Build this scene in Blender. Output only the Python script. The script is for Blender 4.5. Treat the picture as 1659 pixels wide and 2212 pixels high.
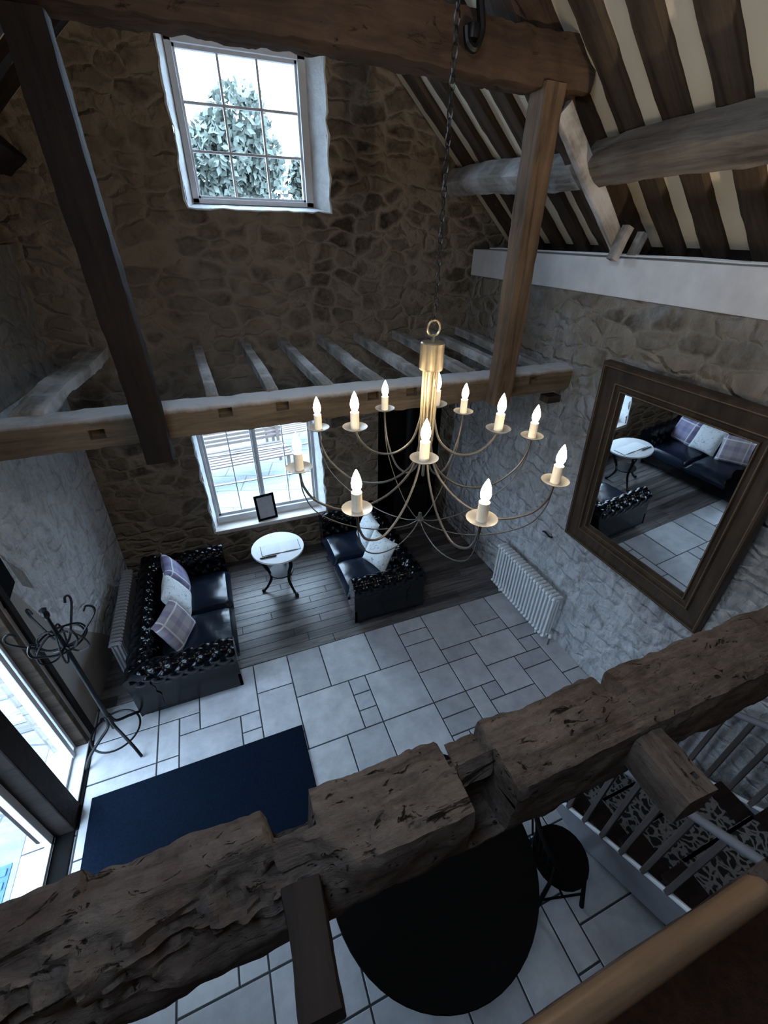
import bpy, bmesh, math, random
from mathutils import Vector, Matrix, noise
random.seed(7)
for o in list(bpy.data.objects): bpy.data.objects.remove(o, do_unlink=True)
scn = bpy.context.scene
COL = scn.collection
S = 4.3                      # storey unit in metres (camera height above the floor)
def P(x, y, z): return Vector((x*S, y*S, z*S))
PI = math.pi

# ------------------------------------------------------------------ camera
cam = bpy.data.cameras.new('camera'); co = bpy.data.objects.new('camera', cam); COL.objects.link(co)
right = Vector((0.93053759, -0.36588226, 0.01516439)); up = Vector((0.18958331, 0.51676387, 0.83487321)); fwd = Vector((0.31330171, 0.77400599, -0.55023337))
m = Matrix.Identity(4)
for i in range(3): m[i][0] = right[i]; m[i][1] = up[i]; m[i][2] = -fwd[i]
m[2][3] = S
co.matrix_world = m
cam.sensor_fit = 'HORIZONTAL'; cam.sensor_width = 36; cam.lens = 909.06/1659*36; cam.clip_start = 0.02; cam.clip_end = 300
scn.camera = co
# ------------------------------------------------------------------ world, exposure
w = bpy.data.worlds.new('sky'); scn.world = w; w.use_nodes = True
nt = w.node_tree; bg = nt.nodes['Background']
bg.inputs['Color'].default_value = (0.60, 0.78, 1.0, 1); bg.inputs['Strength'].default_value = 7.0
scn.view_settings.view_transform = 'Standard'; scn.view_settings.look = 'None'; scn.view_settings.gamma = 1
scn.view_settings.exposure = 1.25; scn.view_settings.use_curve_mapping = False
def portal(loc, rot, sx, sy):
    l = bpy.data.lights.new('daylight_portal', 'AREA'); l.shape = 'RECTANGLE'; l.size = sx; l.size_y = sy; l.cycles.is_portal = True
    o = bpy.data.objects.new('daylight_portal', l); COL.objects.link(o); o.location = loc; o.rotation_euler = rot; return o
portal(P(.18, 1.40, 1.195), (-PI/2, 0, 0), 1.3, 1.3)          # upper end window
portal(P(.09, 1.40, .33), (-PI/2, 0, 0), 1.6, 1.5)            # lower end window
portal(P(-.50, .57, .25), (0, -PI/2, 0), 2.2, 1.6)            # glazed door
portal(P(-.135, .08, 1.33), (0, math.radians(-40.8), 0), .9, 1.4)   # unseen rooflight added in the left slope

# ------------------------------------------------------------------ materials
def mat(name):
    m = bpy.data.materials.new(name); m.use_nodes = True; t = m.node_tree
    return m, t, t.nodes, t.links, t.nodes['Principled BSDF']
def N(t, kind, **kw):
    n = t.nodes.new(kind)
    for k, v in kw.items():
        if k in n.inputs: n.inputs[k].default_value = v
        else: setattr(n, k, v)
    return n
def ramp(t, fac, stops):
    r = t.nodes.new('ShaderNodeValToRGB'); e = r.color_ramp.elements
    while len(e) < len(stops): e.new(.5)
    for q, (p, c) in zip(e, stops):
        q.position = p; q.color = (*c, 1) if len(c) == 3 else c
    t.links.new(fac, r.inputs[0]); return r
def mix(t, fac, a, b, blend='MIX'):
    n = t.nodes.new('ShaderNodeMix'); n.data_type = 'RGBA'; n.blend_type = blend
    for s, v in ((n.inputs[0], fac), (n.inputs[6], a), (n.inputs[7], b)):
        if hasattr(v, 'is_linked') or hasattr(v, 'links'): t.links.new(v, s)
        else: s.default_value = v if not isinstance(v, tuple) or len(v) == 4 else (*v, 1)
    return n.outputs[2]
def math_(t, op, a, b=None):
    n = t.nodes.new('ShaderNodeMath'); n.operation = op
    for s, v in zip(n.inputs, (a, b)):
        if v is None: continue
        if hasattr(v, 'links'): t.links.new(v, s)
        else: s.default_value = v
    return n.outputs[0]
def coords(t, scale=(1, 1, 1), rot=(0, 0, 0), kind='Object'):
    c = t.nodes.new('ShaderNodeTexCoord'); mp = t.nodes.new('ShaderNodeMapping')
    mp.inputs['Scale'].default_value = scale; mp.inputs['Rotation'].default_value = rot
    t.links.new(c.outputs[kind], mp.inputs[0]); return mp.outputs[0]
def noise_(t, vec, scale, detail=6, rough=.6, dist=0):
    n = N(t, 'ShaderNodeTexNoise', Scale=scale, Detail=detail, Roughness=rough, Distortion=dist); t.links.new(vec, n.inputs['Vector']); return n.outputs['Fac']
def bump(t, bs, h, strength=.5, dist=.02):
    b = t.nodes.new('ShaderNodeBump'); b.inputs['Strength'].default_value = strength; b.inputs['Distance'].default_value = dist
    t.links.new(h, b.inputs['Height']); t.links.new(b.outputs[0], bs.inputs['Normal']); return b

def simple(name, col, rough=.5, metal=0, var=.12, scale=12, bumps=.0, bd=.005, coat=0, spec=None):
    m, t, n, l, b = mat(name); v = coords(t)
    f = noise_(t, v, scale)
    r = ramp(t, f, [(.3, tuple(c*(1-var) for c in col)), (.7, tuple(min(1, c*(1+var)) for c in col))])
    l.new(r.outputs[0], b.inputs['Base Color']); b.inputs['Roughness'].default_value = rough; b.inputs['Metallic'].default_value = metal
    if spec is None: spec = .12 if rough >= .85 else .5
    b.inputs['Specular IOR Level'].default_value = spec
    if coat: b.inputs['Coat Weight'].default_value = coat; b.inputs['Coat Roughness'].default_value = .12
    if bumps: bump(t, b, noise_(t, v, scale*4), bumps, bd)
    return m

def stone(name, dark, light, mortar, sc=(3.3, 3.3, 6.4), mw=.055, bs=.9, bd=.05, lime=0.0, limecol=(.6, .6, .6), lsc=1.5):
    m, t, n, l, b = mat(name)
    v0 = coords(t)
    wn = t.nodes.new('ShaderNodeTexNoise'); wn.inputs['Scale'].default_value = 1.7; wn.inputs['Detail'].default_value = 4; l.new(v0, wn.inputs['Vector'])
    sub = t.nodes.new('ShaderNodeVectorMath'); sub.operation = 'MULTIPLY_ADD'
    l.new(wn.outputs['Color'], sub.inputs[0]); sub.inputs[1].default_value = (.35, .35, .28); l.new(v0, sub.inputs[2])
    mp = t.nodes.new('ShaderNodeMapping'); mp.inputs['Scale'].default_value = sc; l.new(sub.outputs[0], mp.inputs[0])
    ws = t.nodes.new('ShaderNodeTexNoise'); ws.inputs['Scale'].default_value = 7; ws.inputs['Detail'].default_value = 5; l.new(v0, ws.inputs['Vector'])
    s2 = t.nodes.new('ShaderNodeVectorMath'); s2.operation = 'MULTIPLY_ADD'; l.new(ws.outputs['Color'], s2.inputs[0]); s2.inputs[1].default_value = (.42, .42, .5); l.new(mp.outputs[0], s2.inputs[2])
    vf = []
    for ft in ('F1', 'F2'):
        q = t.nodes.new('ShaderNodeTexVoronoi'); q.feature = ft; q.distance = 'MINKOWSKI'; q.inputs['Exponent'].default_value = 3.2; q.inputs['Scale'].default_value = 1; q.inputs['Randomness'].default_value = .8
        l.new(s2.outputs[0], q.inputs['Vector']); vf.append(q)
    vc = vf[0]
    edge = ramp(t, math_(t, 'SUBTRACT', vf[1].outputs['Distance'], vf[0].outputs['Distance']), [(mw*.5, (0, 0, 0)), (mw*5, (1, 1, 1))])
    bw = t.nodes.new('ShaderNodeRGBToBW'); l.new(vc.outputs['Color'], bw.inputs[0])
    fine = noise_(t, v0, 9, 8, .7)
    s1 = ramp(t, math_(t, 'ADD', math_(t, 'MULTIPLY', bw.outputs[0], .9), math_(t, 'MULTIPLY', fine, .8)), [(.45, dark), (1.05, light)])
    big = noise_(t, v0, .6, 3)
    smear = ramp(t, math_(t, 'ADD', big, math_(t, 'MULTIPLY', fine, .5)), [(.62, (0, 0, 0)), (.85, (1, 1, 1))])
    c1 = mix(t, edge.outputs[0], mortar, s1.outputs[0])
    c1 = mix(t, math_(t, 'MULTIPLY', smear.outputs[0], .6), c1, mortar)
    h = math_(t, 'ADD', math_(t, 'MULTIPLY', edge.outputs[0], math_(t, 'ADD', .5, bw.outputs[0])), math_(t, 'MULTIPLY', fine, .8))
    if lime:
        ln = noise_(t, v0, lsc, 7, .65, .4)
        lr = ramp(t, ln, [(.5-lime*.35, (1, 1, 1)), (.56-lime*.1, (0, 0, 0))]) if lime < 1 else None
        f2 = noise_(t, coords(t, (1, 1, .5)), 7, 8, .75, 1.0)
        lc = ramp(t, f2, [(.32, tuple(c*.45 for c in limecol)), (.5, tuple(c*.85 for c in limecol)), (.7, limecol)])
        c1 = mix(t, lr.outputs[0] if lr else .86, c1, lc.outputs[0])
        h = math_(t, 'ADD', math_(t, 'MULTIPLY', h, .6 if lime >= 1 else .9), f2)
    l.new(c1, b.inputs['Base Color']); b.inputs['Roughness'].default_value = .92; b.inputs['Specular IOR Level'].default_value = .15
    bump(t, b, h, bs, bd)
    return m

def wood(name, dark, light, axis=0, rough=.75, worm=0, bs=.6, bd=.01, pale=None):
    """grain runs along local X (beams are built along X of their own frame)"""
    m, t, n, l, b = mat(name)
    sc = [14, 14, 14]; sc[axis] = 1.2
    v = coords(t, tuple(sc)); v0 = coords(t)
    g = noise_(t, v, 1.0, 8, .65, .6); big = noise_(t, v0, 1.6, 4)
    f = math_(t, 'ADD', math_(t, 'MULTIPLY', g, .65), math_(t, 'MULTIPLY', big, .35))
    r = ramp(t, f, [(.36, dark), (.5, tuple((a+c)/2 for a, c in zip(dark, light))), (.66, light)])
    c = r.outputs[0]
    h = math_(t, 'ADD', g, math_(t, 'MULTIPLY', noise_(t, v0, 22, 6, .7), .5))
    if worm:
        sc2 = [9, 9, 9]; sc2[axis] = 3
        cr = noise_(t, coords(t, tuple(sc2)), 1.0, 10, .72, 1.4)
        crk = ramp(t, cr, [(.33, (0, 0, 0)), (.40, (1, 1, 1))])
        c = mix(t, math_(t, 'MULTIPLY', math_(t, 'SUBTRACT', 1, crk.outputs[0]), .8), c, tuple(x*.25 for x in dark))
        h = math_(t, 'ADD', h, math_(t, 'MULTIPLY', crk.outputs[0], 1.4))
    if pale:
        geo = t.nodes.new('ShaderNodeTexNoise'); geo.inputs['Scale'].default_value = 3; l.new(v, geo.inputs['Vector'])
        pr = ramp(t, noise_(t, v0, 2.2, 5), [(.45, (0, 0, 0)), (.62, (1, 1, 1))])
        c = mix(t, math_(t, 'MULTIPLY', pr.outputs[0], .8), c, pale)
    l.new(c, b.inputs['Base Color']); b.inputs['Roughness'].default_value = rough; b.inputs['Specular IOR Level'].default_value = .25 if max(light) > .02 else .06
    bump(t, b, h, bs, bd)
    return m

M = {}
M['stone_end'] = stone('stone_end_wall', (.044, .034, .026), (.20, .155, .115), (.30, .245, .19), bs=.8)
M['stone_right'] = stone('stone_right_wall', (.12, .10, .08), (.36, .31, .26), (.36, .32, .27), mw=.05, lime=.5, limecol=(.5, .5, .52))
M['lime'] = stone('limewashed_rubble', (.10, .09, .08), (.3, .27, .24), (.3, .28, .26), lime=1, limecol=(.80, .81, .84), bd=.04)
M['lime_dark'] = stone('worn_limewash', (.06, .05, .04), (.2, .17, .14), (.22, .2, .17), lime=1, limecol=(.36, .33, .31), bd=.03)
M['white_band'] = simple('whitewashed_band', (.66, .66, .68), .85, var=.1, scale=5, bumps=.3)
M['reveal'] = simple('whitewashed_reveal', (.80, .82, .84), .9, var=.1, scale=14, bumps=.6, bd=.02)
M['cream'] = simple('cream_plaster', (.78, .69, .54), .9, var=.05, scale=2, bumps=.15)
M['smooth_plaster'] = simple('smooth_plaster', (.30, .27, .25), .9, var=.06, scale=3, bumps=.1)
M['oak'] = wood('old_oak', (.022, .015, .011), (.105, .074, .052))
M['oak_dark'] = wood('dark_oak', (.005, .003, .0025), (.022, .013, .010))
M['oak_pale'] = wood('grey_oak', (.10, .085, .075), (.40, .37, .34), pale=(.62, .61, .62))
M['oak_tie'] = wood('tie_oak', (.05, .034, .022), (.24, .175, .115), bd=.012)
M['oak_brown'] = wood('brown_oak', (.022, .013, .009), (.095, .060, .040), worm=1, bd=.012)
def worm_oak():
    m, t, n, l, b = mat('worm_eaten_oak'); v0 = coords(t)
    g = noise_(t, coords(t, (2.2, 16, 16)), 1, 10, .72, .8); big = noise_(t, v0, 2.4, 6, .6); fine = noise_(t, coords(t, (.6, 1, 1)), 55, 6, .75)
    f = math_(t, 'ADD', math_(t, 'MULTIPLY', g, .5), math_(t, 'ADD', math_(t, 'MULTIPLY', big, .3), math_(t, 'MULTIPLY', fine, .2)))
    base = ramp(t, f, [(.38, (.042, .033, .029)), (.48, (.105, .084, .073)), (.6, (.175, .143, .124))])
    crk = ramp(t, noise_(t, coords(t, (3.0, 11, 11)), 1.0, 12, .68, 2.2), [(.34, (0, 0, 0)), (.39, (1, 1, 1))])
    pit = ramp(t, noise_(t, coords(t, (.55, 1, 1)), 26, 5, .6, 1.5), [(.30, (0, 0, 0)), (.37, (1, 1, 1))])
    mask = math_(t, 'MULTIPLY', crk.outputs[0], pit.outputs[0])
    c = mix(t, mask, (.012, .008, .006, 1), base.outputs[0])
    red = ramp(t, noise_(t, v0, 3.5, 6), [(.55, (0, 0, 0)), (.66, (1, 1, 1))])
    c = mix(t, math_(t, 'MULTIPLY', red.outputs[0], .45), c, (.085, .052, .038, 1))
    l.new(c, b.inputs['Base Color']); b.inputs['Roughness'].default_value = .92; b.inputs['Specular IOR Level'].default_value = .1
    h = math_(t, 'ADD', math_(t, 'MULTIPLY', mask, 1.2), math_(t, 'ADD', math_(t, 'MULTIPLY', g, 1.0), math_(t, 'MULTIPLY', fine, .6)))
    bump(t, b, h, 1.0, .022); return m
M['oak_worm'] = worm_oak()
M['oak_mid'] = wood('grey_brown_oak', (.05, .040, .034), (.24, .205, .175))
def daylight_tint(src, name, z0, z1, col):  # tints the upper part of a material to carry daylight in its colour
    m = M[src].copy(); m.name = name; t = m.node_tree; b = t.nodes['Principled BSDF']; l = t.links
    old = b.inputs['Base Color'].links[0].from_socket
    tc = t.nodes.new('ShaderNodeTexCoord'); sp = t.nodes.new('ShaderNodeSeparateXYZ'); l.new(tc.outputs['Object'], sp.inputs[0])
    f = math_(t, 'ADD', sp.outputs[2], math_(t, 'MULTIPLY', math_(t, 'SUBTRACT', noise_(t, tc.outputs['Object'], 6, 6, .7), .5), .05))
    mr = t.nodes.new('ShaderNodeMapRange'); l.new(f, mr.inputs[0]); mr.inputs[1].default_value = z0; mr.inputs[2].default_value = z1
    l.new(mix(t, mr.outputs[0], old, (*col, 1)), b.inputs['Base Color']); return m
def lime_foot():
    m = M['stone_right'].copy(); m.name = 'right_wall_limewashed_foot'; t = m.node_tree; b = t.nodes['Principled BSDF']; l = t.links
    old = b.inputs['Base Color'].links[0].from_socket; v = coords(t)
    sp = t.nodes.new('ShaderNodeSeparateXYZ'); l.new(v, sp.inputs[0])
    f2 = noise_(t, coords(t, (1, 1, .5)), 8, 8, .75, 1.0)
    lc = ramp(t, f2, [(.32, (.22, .22, .23)), (.5, (.56, .57, .60)), (.7, (.78, .79, .82))])
    f = math_(t, 'ADD', sp.outputs[2], math_(t, 'MULTIPLY', math_(t, 'SUBTRACT', noise_(t, v, 1.3, 6, .65), .5), 3.2))
    mr = t.nodes.new('ShaderNodeMapRange'); l.new(f, mr.inputs[0]); mr.inputs[1].default_value = 3.3; mr.inputs[2].default_value = 1.4
    l.new(mix(t, math_(t, 'MULTIPLY', mr.outputs[0], .9), old, lc.outputs[0]), b.inputs['Base Color']); return m
M['lime_foot'] = lime_foot()
M['tie_daylight_tint'] = daylight_tint('oak_tie', 'tie_oak_daylight_tinted_top', .075, .112, (.55, .55, .57))  # daylight along the tie beam's top, painted into the wood colour
M['oak_post'] = wood('warm_oak', (.040, .025, .016), (.19, .125, .08))
M['frame_wood'] = wood('mirror_wood', (.018, .012, .008), (.075, .050, .032), axis=2, rough=.45, bs=.2, bd=.004)
M['gilt'] = simple('worn_gilt', (.20, .14, .085), .4, .4)
M['black_iron'] = simple('black_iron', (.004, .004, .005), .45, .3)
M['iron_grey'] = simple('brushed_grey_metal', (.13, .125, .12), .45, .7)
M['brass'] = simple('aged_brass', (.40, .34, .24), .42, .85, scale=30)
M['leather'] = simple('black_leather', (.0015, .002, .0035), .20, 0, .3, 8, .12, .002, spec=.3)
M['leather_seat'] = simple('seat_leather', (.005, .011, .024), .26, 0, .3, 6, .25, .006, coat=.2)
M['white_paint'] = simple('white_paint', (.6, .61, .63), .45, 0, .04)
M['rad'] = simple('radiator_paint', (.72, .75, .78), .35, 0, .04)
M['rad_shade_tint'] = simple('shade_tinted_radiator_paint', (.26, .26, .28), .5, 0, .04)  # darker copy of the radiator paint; left radiator's shade put into the colour
M['win_paint'] = simple('window_paint', (.62, .62, .64), .5, 0, .06, bumps=.1)
M['candle'] = simple('cream_candle_sleeve', (.72, .66, .55), .5)
M['dish'] = simple('dish_metal', (.36, .35, .33), .4, .6)
M['slate_dark'] = simple('dark_threshold', (.003, .003, .003), .9)
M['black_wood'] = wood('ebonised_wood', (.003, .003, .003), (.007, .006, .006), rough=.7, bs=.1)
M['paper'] = simple('paper', (.75, .77, .78), .7, var=.03)
M['sill'] = wood('pale_sill_board', (.50, .45, .42), (.74, .70, .66), rough=.45, bs=.15)
M['stain_wood'] = wood('handrail_wood', (.06, .037, .022), (.16, .10, .06), rough=.42, bs=.15)
M['brown_carpet'] = simple('brown_carpet', (.018, .009, .006), .95, 0, .4, 40, .8, .01)
M['string'] = simple('grey_painted_string', (.16, .16, .18), .6, 0, .08)
M['baluster'] = wood('baluster_wood', (.05, .042, .04), (.12, .10, .095), axis=2, rough=.5, bs=.15)
M['stove'] = simple('stove_iron', (.01, .01, .01), .5, .5)
M['mat_blue'] = simple('navy_coir', (.0016, .006, .016), 1.0, 0, .45, 60, .8, .006)
M['outside_mat'] = simple('blue_ribbed_mat', (.07, .14, .24), .9, 0, .2, 5)
M['leaf'] = simple('grey_green_leaves', (.10, .115, .10), .9, 0, .5, 3)
M['bark'] = simple('bark', (.06, .05, .04), .9)
M['cone'] = simple('far_roof', (.3, .3, .3), .9)
M['green_sign'] = simple('green_sign', (.03, .16, .12), .5)
M['dark_board'] = simple('black_board', (.002, .0025, .004), .9)

def emit(name, col, st):
    m, t, n, l, b = mat(name); b.inputs['Emission Color'].default_value = (*col, 1); b.inputs['Emission Strength'].default_value = st
    b.inputs['Base Color'].default_value = (*col, 1); return m
M['bulb_bright'] = emit('lit_bulb_bright', (1, .80, .52), 60)
M['bulb_dim'] = emit('lit_bulb', (1, .84, .66), 28)

def glass():
    m = bpy.data.materials.new('window_glass'); m.use_nodes = True; t = m.node_tree; t.nodes.clear()
    o = t.nodes.new('ShaderNodeOutputMaterial'); g = t.nodes.new('ShaderNodeBsdfGlossy'); g.inputs['Roughness'].default_value = .02
    tr = t.nodes.new('ShaderNodeBsdfTransparent'); tr.inputs[0].default_value = (.93, .96, .97, 1)
    f = t.nodes.new('ShaderNodeFresnel'); f.inputs[0].default_value = 1.35
    ge = t.nodes.new('ShaderNodeNewGeometry'); fm = t.nodes.new('ShaderNodeMath'); fm.operation = 'SUBTRACT'; t.links.new(f.outputs[0], fm.inputs[0]); t.links.new(ge.outputs['Backfacing'], fm.inputs[1]); fm.use_clamp = True
    mx = t.nodes.new('ShaderNodeMixShader'); t.links.new(fm.outputs[0], mx.inputs[0]); t.links.new(tr.outputs[0], mx.inputs[1]); t.links.new(g.outputs[0], mx.inputs[2])
    t.links.new(mx.outputs[0], o.inputs[0]); return m
M['glass'] = glass()
def mirror():
    m, t, n, l, b = mat('mirror_glass'); b.inputs['Metallic'].default_value = 1; b.inputs['Roughness'].default_value = .015
    b.inputs['Base Color'].default_value = (.86, .89, .90, 1); return m
M['mirror'] = mirror()
def tiles():
    m, t, n, l, b = mat('limestone_tiles'); v = coords(t)
    at = t.nodes.new('ShaderNodeAttribute'); at.attribute_name = 'shade'
    f = noise_(t, v, 5, 7, .65)
    base = ramp(t, f, [(.3, (.40, .41, .43)), (.7, (.60, .61, .63))])
    c = mix(t, 1.0, base.outputs[0], at.outputs['Color'], 'MULTIPLY')
    l.new(c, b.inputs['Base Color']); b.inputs['Roughness'].default_value = .42; bump(t, b, noise_(t, v, 18), .25, .004)
    return m
M['tiles'] = tiles()
M['grout'] = simple('dark_grout', (.05, .055, .06), .9)
def boards():
    m, t, n, l, b = mat('oak_floorboards'); v = coords(t, (1.5, 18, 1)); at = t.nodes.new('ShaderNodeAttribute'); at.attribute_name = 'shade'
    g = noise_(t, v, 1, 8, .65, 1.2)
    base = ramp(t, g, [(.35, (.08, .07, .068)), (.65, (.26, .235, .23))])
    l.new(mix(t, 1.0, base.outputs[0], at.outputs['Color'], 'MULTIPLY'), b.inputs['Base Color']); b.inputs['Roughness'].default_value = .36
    bump(t, b, g, .2, .004); return m
M['boards'] = boards()
def plaid(name, base, dark, line, sc=9):
    m, t, n, l, b = mat(name); v = coords(t, (sc, sc, sc), kind='Generated')
    sp = t.nodes.new('ShaderNodeSeparateXYZ'); l.new(v, sp.inputs[0])
    def band(o, k, lo): return math_(t, 'GREATER_THAN', math_(t, 'SINE', math_(t, 'MULTIPLY', o, k)), lo)
    d = math_(t, 'MULTIPLY', math_(t, 'ADD', band(sp.outputs[0], 1.9, .2), band(sp.outputs[1], 1.9, .2)), .4)
    ln = math_(t, 'MAXIMUM', band(sp.outputs[0], 1.0, .985), band(sp.outputs[1], 1.0, .985))
    c = mix(t, d, base, dark); c = mix(t, ln, c, line)
    l.new(c, b.inputs['Base Color']); b.inputs['Roughness'].default_value = .95; bump(t, b, noise_(t, v, 60), .4, .003); return m
M['plaid_blue'] = plaid('lilac_tartan', (.34, .32, .46), (.17, .16, .30), (.75, .74, .8))
M['plaid_beige'] = plaid('beige_tartan', (.46, .42, .45), (.25, .22, .32), (.78, .76, .8))
def printed():
    m, t, n, l, b = mat('pale_printed_linen'); v = coords(t, (1, 1, 1), kind='Generated')
    f = noise_(t, v, 7, 5, .6, 2.0); r = ramp(t, f, [(.36, (.32, .38, .46)), (.44, (.70, .74, .76)), (.7, (.76, .79, .80))])
    l.new(r.outputs[0], b.inputs['Base Color']); b.inputs['Roughness'].default_value = .9; bump(t, b, noise_(t, v, 50), .3, .003); return m
M['linen'] = printed()
def animal():
    m, t, n, l, b = mat('patterned_runner'); v = coords(t)
    vo = t.nodes.new('ShaderNodeTexVoronoi'); vo.feature = 'DISTANCE_TO_EDGE'; vo.inputs['Scale'].default_value = 16
    wn = t.nodes.new('ShaderNodeTexNoise'); wn.inputs['Scale'].default_value = 9; l.new(v, wn.inputs['Vector'])
    ma = t.nodes.new('ShaderNodeVectorMath'); ma.operation = 'MULTIPLY_ADD'; l.new(wn.outputs['Color'], ma.inputs[0]); ma.inputs[1].default_value = (.15, .15, .15); l.new(v, ma.inputs[2])
    l.new(ma.outputs[0], vo.inputs['Vector'])
    r = ramp(t, vo.outputs['Distance'], [(.10, (.16, .16, .16)), (.17, (.005, .005, .005))]); l.new(r.outputs[0], b.inputs['Base Color']); b.inputs['Roughness'].default_value = .95
    return m
M['runner'] = animal()
def paving():
    m, t, n, l, b = mat('outdoor_paving'); v = coords(t)
    br = t.nodes.new('ShaderNodeTexBrick'); br.inputs['Scale'].default_value = 1.0; br.inputs['Brick Width'].default_value = .9; br.inputs['Row Height'].default_value = .62; br.inputs['Mortar Size'].default_value = .012
    br.inputs['Color1'].default_value = (.22, .245, .25, 1); br.inputs['Color2'].default_value = (.19, .215, .22, 1); br.inputs['Mortar'].default_value = (.09, .10, .105, 1)
    rot = coords(t, (1, 1, 1), (0, 0, .3)); l.new(rot, br.inputs['Vector'])
    f = noise_(t, coords(t, (1.5, 6, 1), (0, 0, .5)), 2.5, 7, .7, 1)
    c = mix(t, 1.0, br.outputs['Color'], ramp(t, f, [(.35, (.72, .74, .76)), (.6, (1, 1, 1))]).outputs[0], 'MULTIPLY')
    l.new(c, b.inputs['Base Color']); b.inputs['Roughness'].default_value = .9; bump(t, b, f, .5, .02); return m
M['paving'] = paving()
M['garden_wood'] = simple('weathered_bench', (.16, .13, .12), .8)
M['garden_wall'] = simple('garden_wall_render', (.3, .3, .29), .9, bumps=.4)

# ------------------------------------------------------------------ mesh helpers
def tag(o, label=None, cat=None, group=None, kind=None):
    if label: o['label'] = label
    if cat: o['category'] = cat
    if group: o['group'] = group
    if kind: o['kind'] = kind
    return o
KEEP = ('foliage', 'ceiling', 'trim_1')
def link(name, bm, m, parent=None, smooth=False, mats=None):
    me = bpy.data.meshes.new(name); 
    if name not in KEEP: bmesh.ops.recalc_face_normals(bm, faces=bm.faces[:])
    bm.to_mesh(me); bm.free()
    for q in (mats or [m]): me.materials.append(q)
    if smooth:
        for p in me.polygons: p.use_smooth = True
        me.set_sharp_from_angle(angle=math.radians(38))
    o = bpy.data.objects.new(name, me); COL.objects.link(o)
    if parent: o.parent = parent
    return o
def empty(name, loc, rz=0, label=None, cat=None, group=None, kind=None):
    o = bpy.data.objects.new(name, None); COL.objects.link(o); o.location = loc; o.rotation_euler = (0, 0, rz); o.empty_display_size = .1
    tag(o, label, cat, group, kind); return o
def box(bm, a, b, bev=0, mtx=None):
    a = Vector(a); b = Vector(b); c = (a+b)/2; d = b-a
    r = bmesh.ops.create_cube(bm, size=1); vs = r['verts']
    for v in vs: v.co = Vector((v.co.x*d.x, v.co.y*d.y, v.co.z*d.z)) + c
    if bev:
        es = {e for v in vs for e in v.link_edges}
        q = bmesh.ops.bevel(bm, geom=list(es), offset=bev, segments=2, profile=.5, affect='EDGES'); vs = q['verts']
        vs = list({v for f in q['faces'] for v in f.verts} | {v for v in vs if v.is_valid})
        seen = set(vs); stack = list(vs)
        while stack:
            v = stack.pop()
            for e in v.link_edges:
                u = e.other_vert(v)
                if u not in seen: seen.add(u); stack.append(u)
        vs = list(seen)
    if mtx:
        for v in vs: v.co = mtx @ v.co
    return vs
def B(): return bmesh.new()
def tube(bm, pts, r, n=8, cap=True):
    pts = [Vector(p) for p in pts]; rs = r if isinstance(r, (list, tuple)) else [r]*len(pts)
    rings = []; prev = None
    for i, p in enumerate(pts):
        t = (pts[min(i+1, len(pts)-1)] - pts[max(i-1, 0)]).normalized()
        if prev is None: a = t.orthogonal().normalized()
        else: a = (prev - t*prev.dot(t)).normalized()
        prev = a; b = t.cross(a)
        rings.append([bm.verts.new(p + (a*math.cos(2*PI*k/n) + b*math.sin(2*PI*k/n))*rs[i]) for k in range(n)])
    for i in range(len(rings)-1):
        for k in range(n): bm.faces.new((rings[i][k], rings[i][(k+1) % n], rings[i+1][(k+1) % n], rings[i+1][k]))
    if cap: bm.faces.new(rings[0][::-1]); bm.faces.new(rings[-1])
def lathe(bm, prof, n=24, c=(0, 0, 0)):
    c = Vector(c); rings = []
    for r, z in prof:
        rings.append([bm.verts.new(c + Vector((max(r, 1e-4)*math.cos(2*PI*k/n), max(r, 1e-4)*math.sin(2*PI*k/n), z))) for k in range(n)])
    for i in range(len(rings)-1):
        for k in range(n): bm.faces.new((rings[i][k], rings[i][(k+1) % n], rings[i+1][(k+1) % n], rings[i+1][k]))
    bm.faces.new(rings[0][::-1]); bm.faces.new(rings[-1])
def cr(pts, n=6):
    """catmull-rom"""
    pts = [Vector(p) for p in pts]; out = []
    for i in range(len(pts)-1):
        p0 = pts[max(i-1, 0)]; p1 = pts[i]; p2 = pts[i+1]; p3 = pts[min(i+2, len(pts)-1)]
        for k in range(n):
            t = k/n
            out.append(.5*((2*p1) + (p2-p0)*t + (2*p0-5*p1+4*p2-p3)*t*t + (3*p1-p0-3*p2+p3)*t**3))
    out.append(pts[-1]); return out
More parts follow.
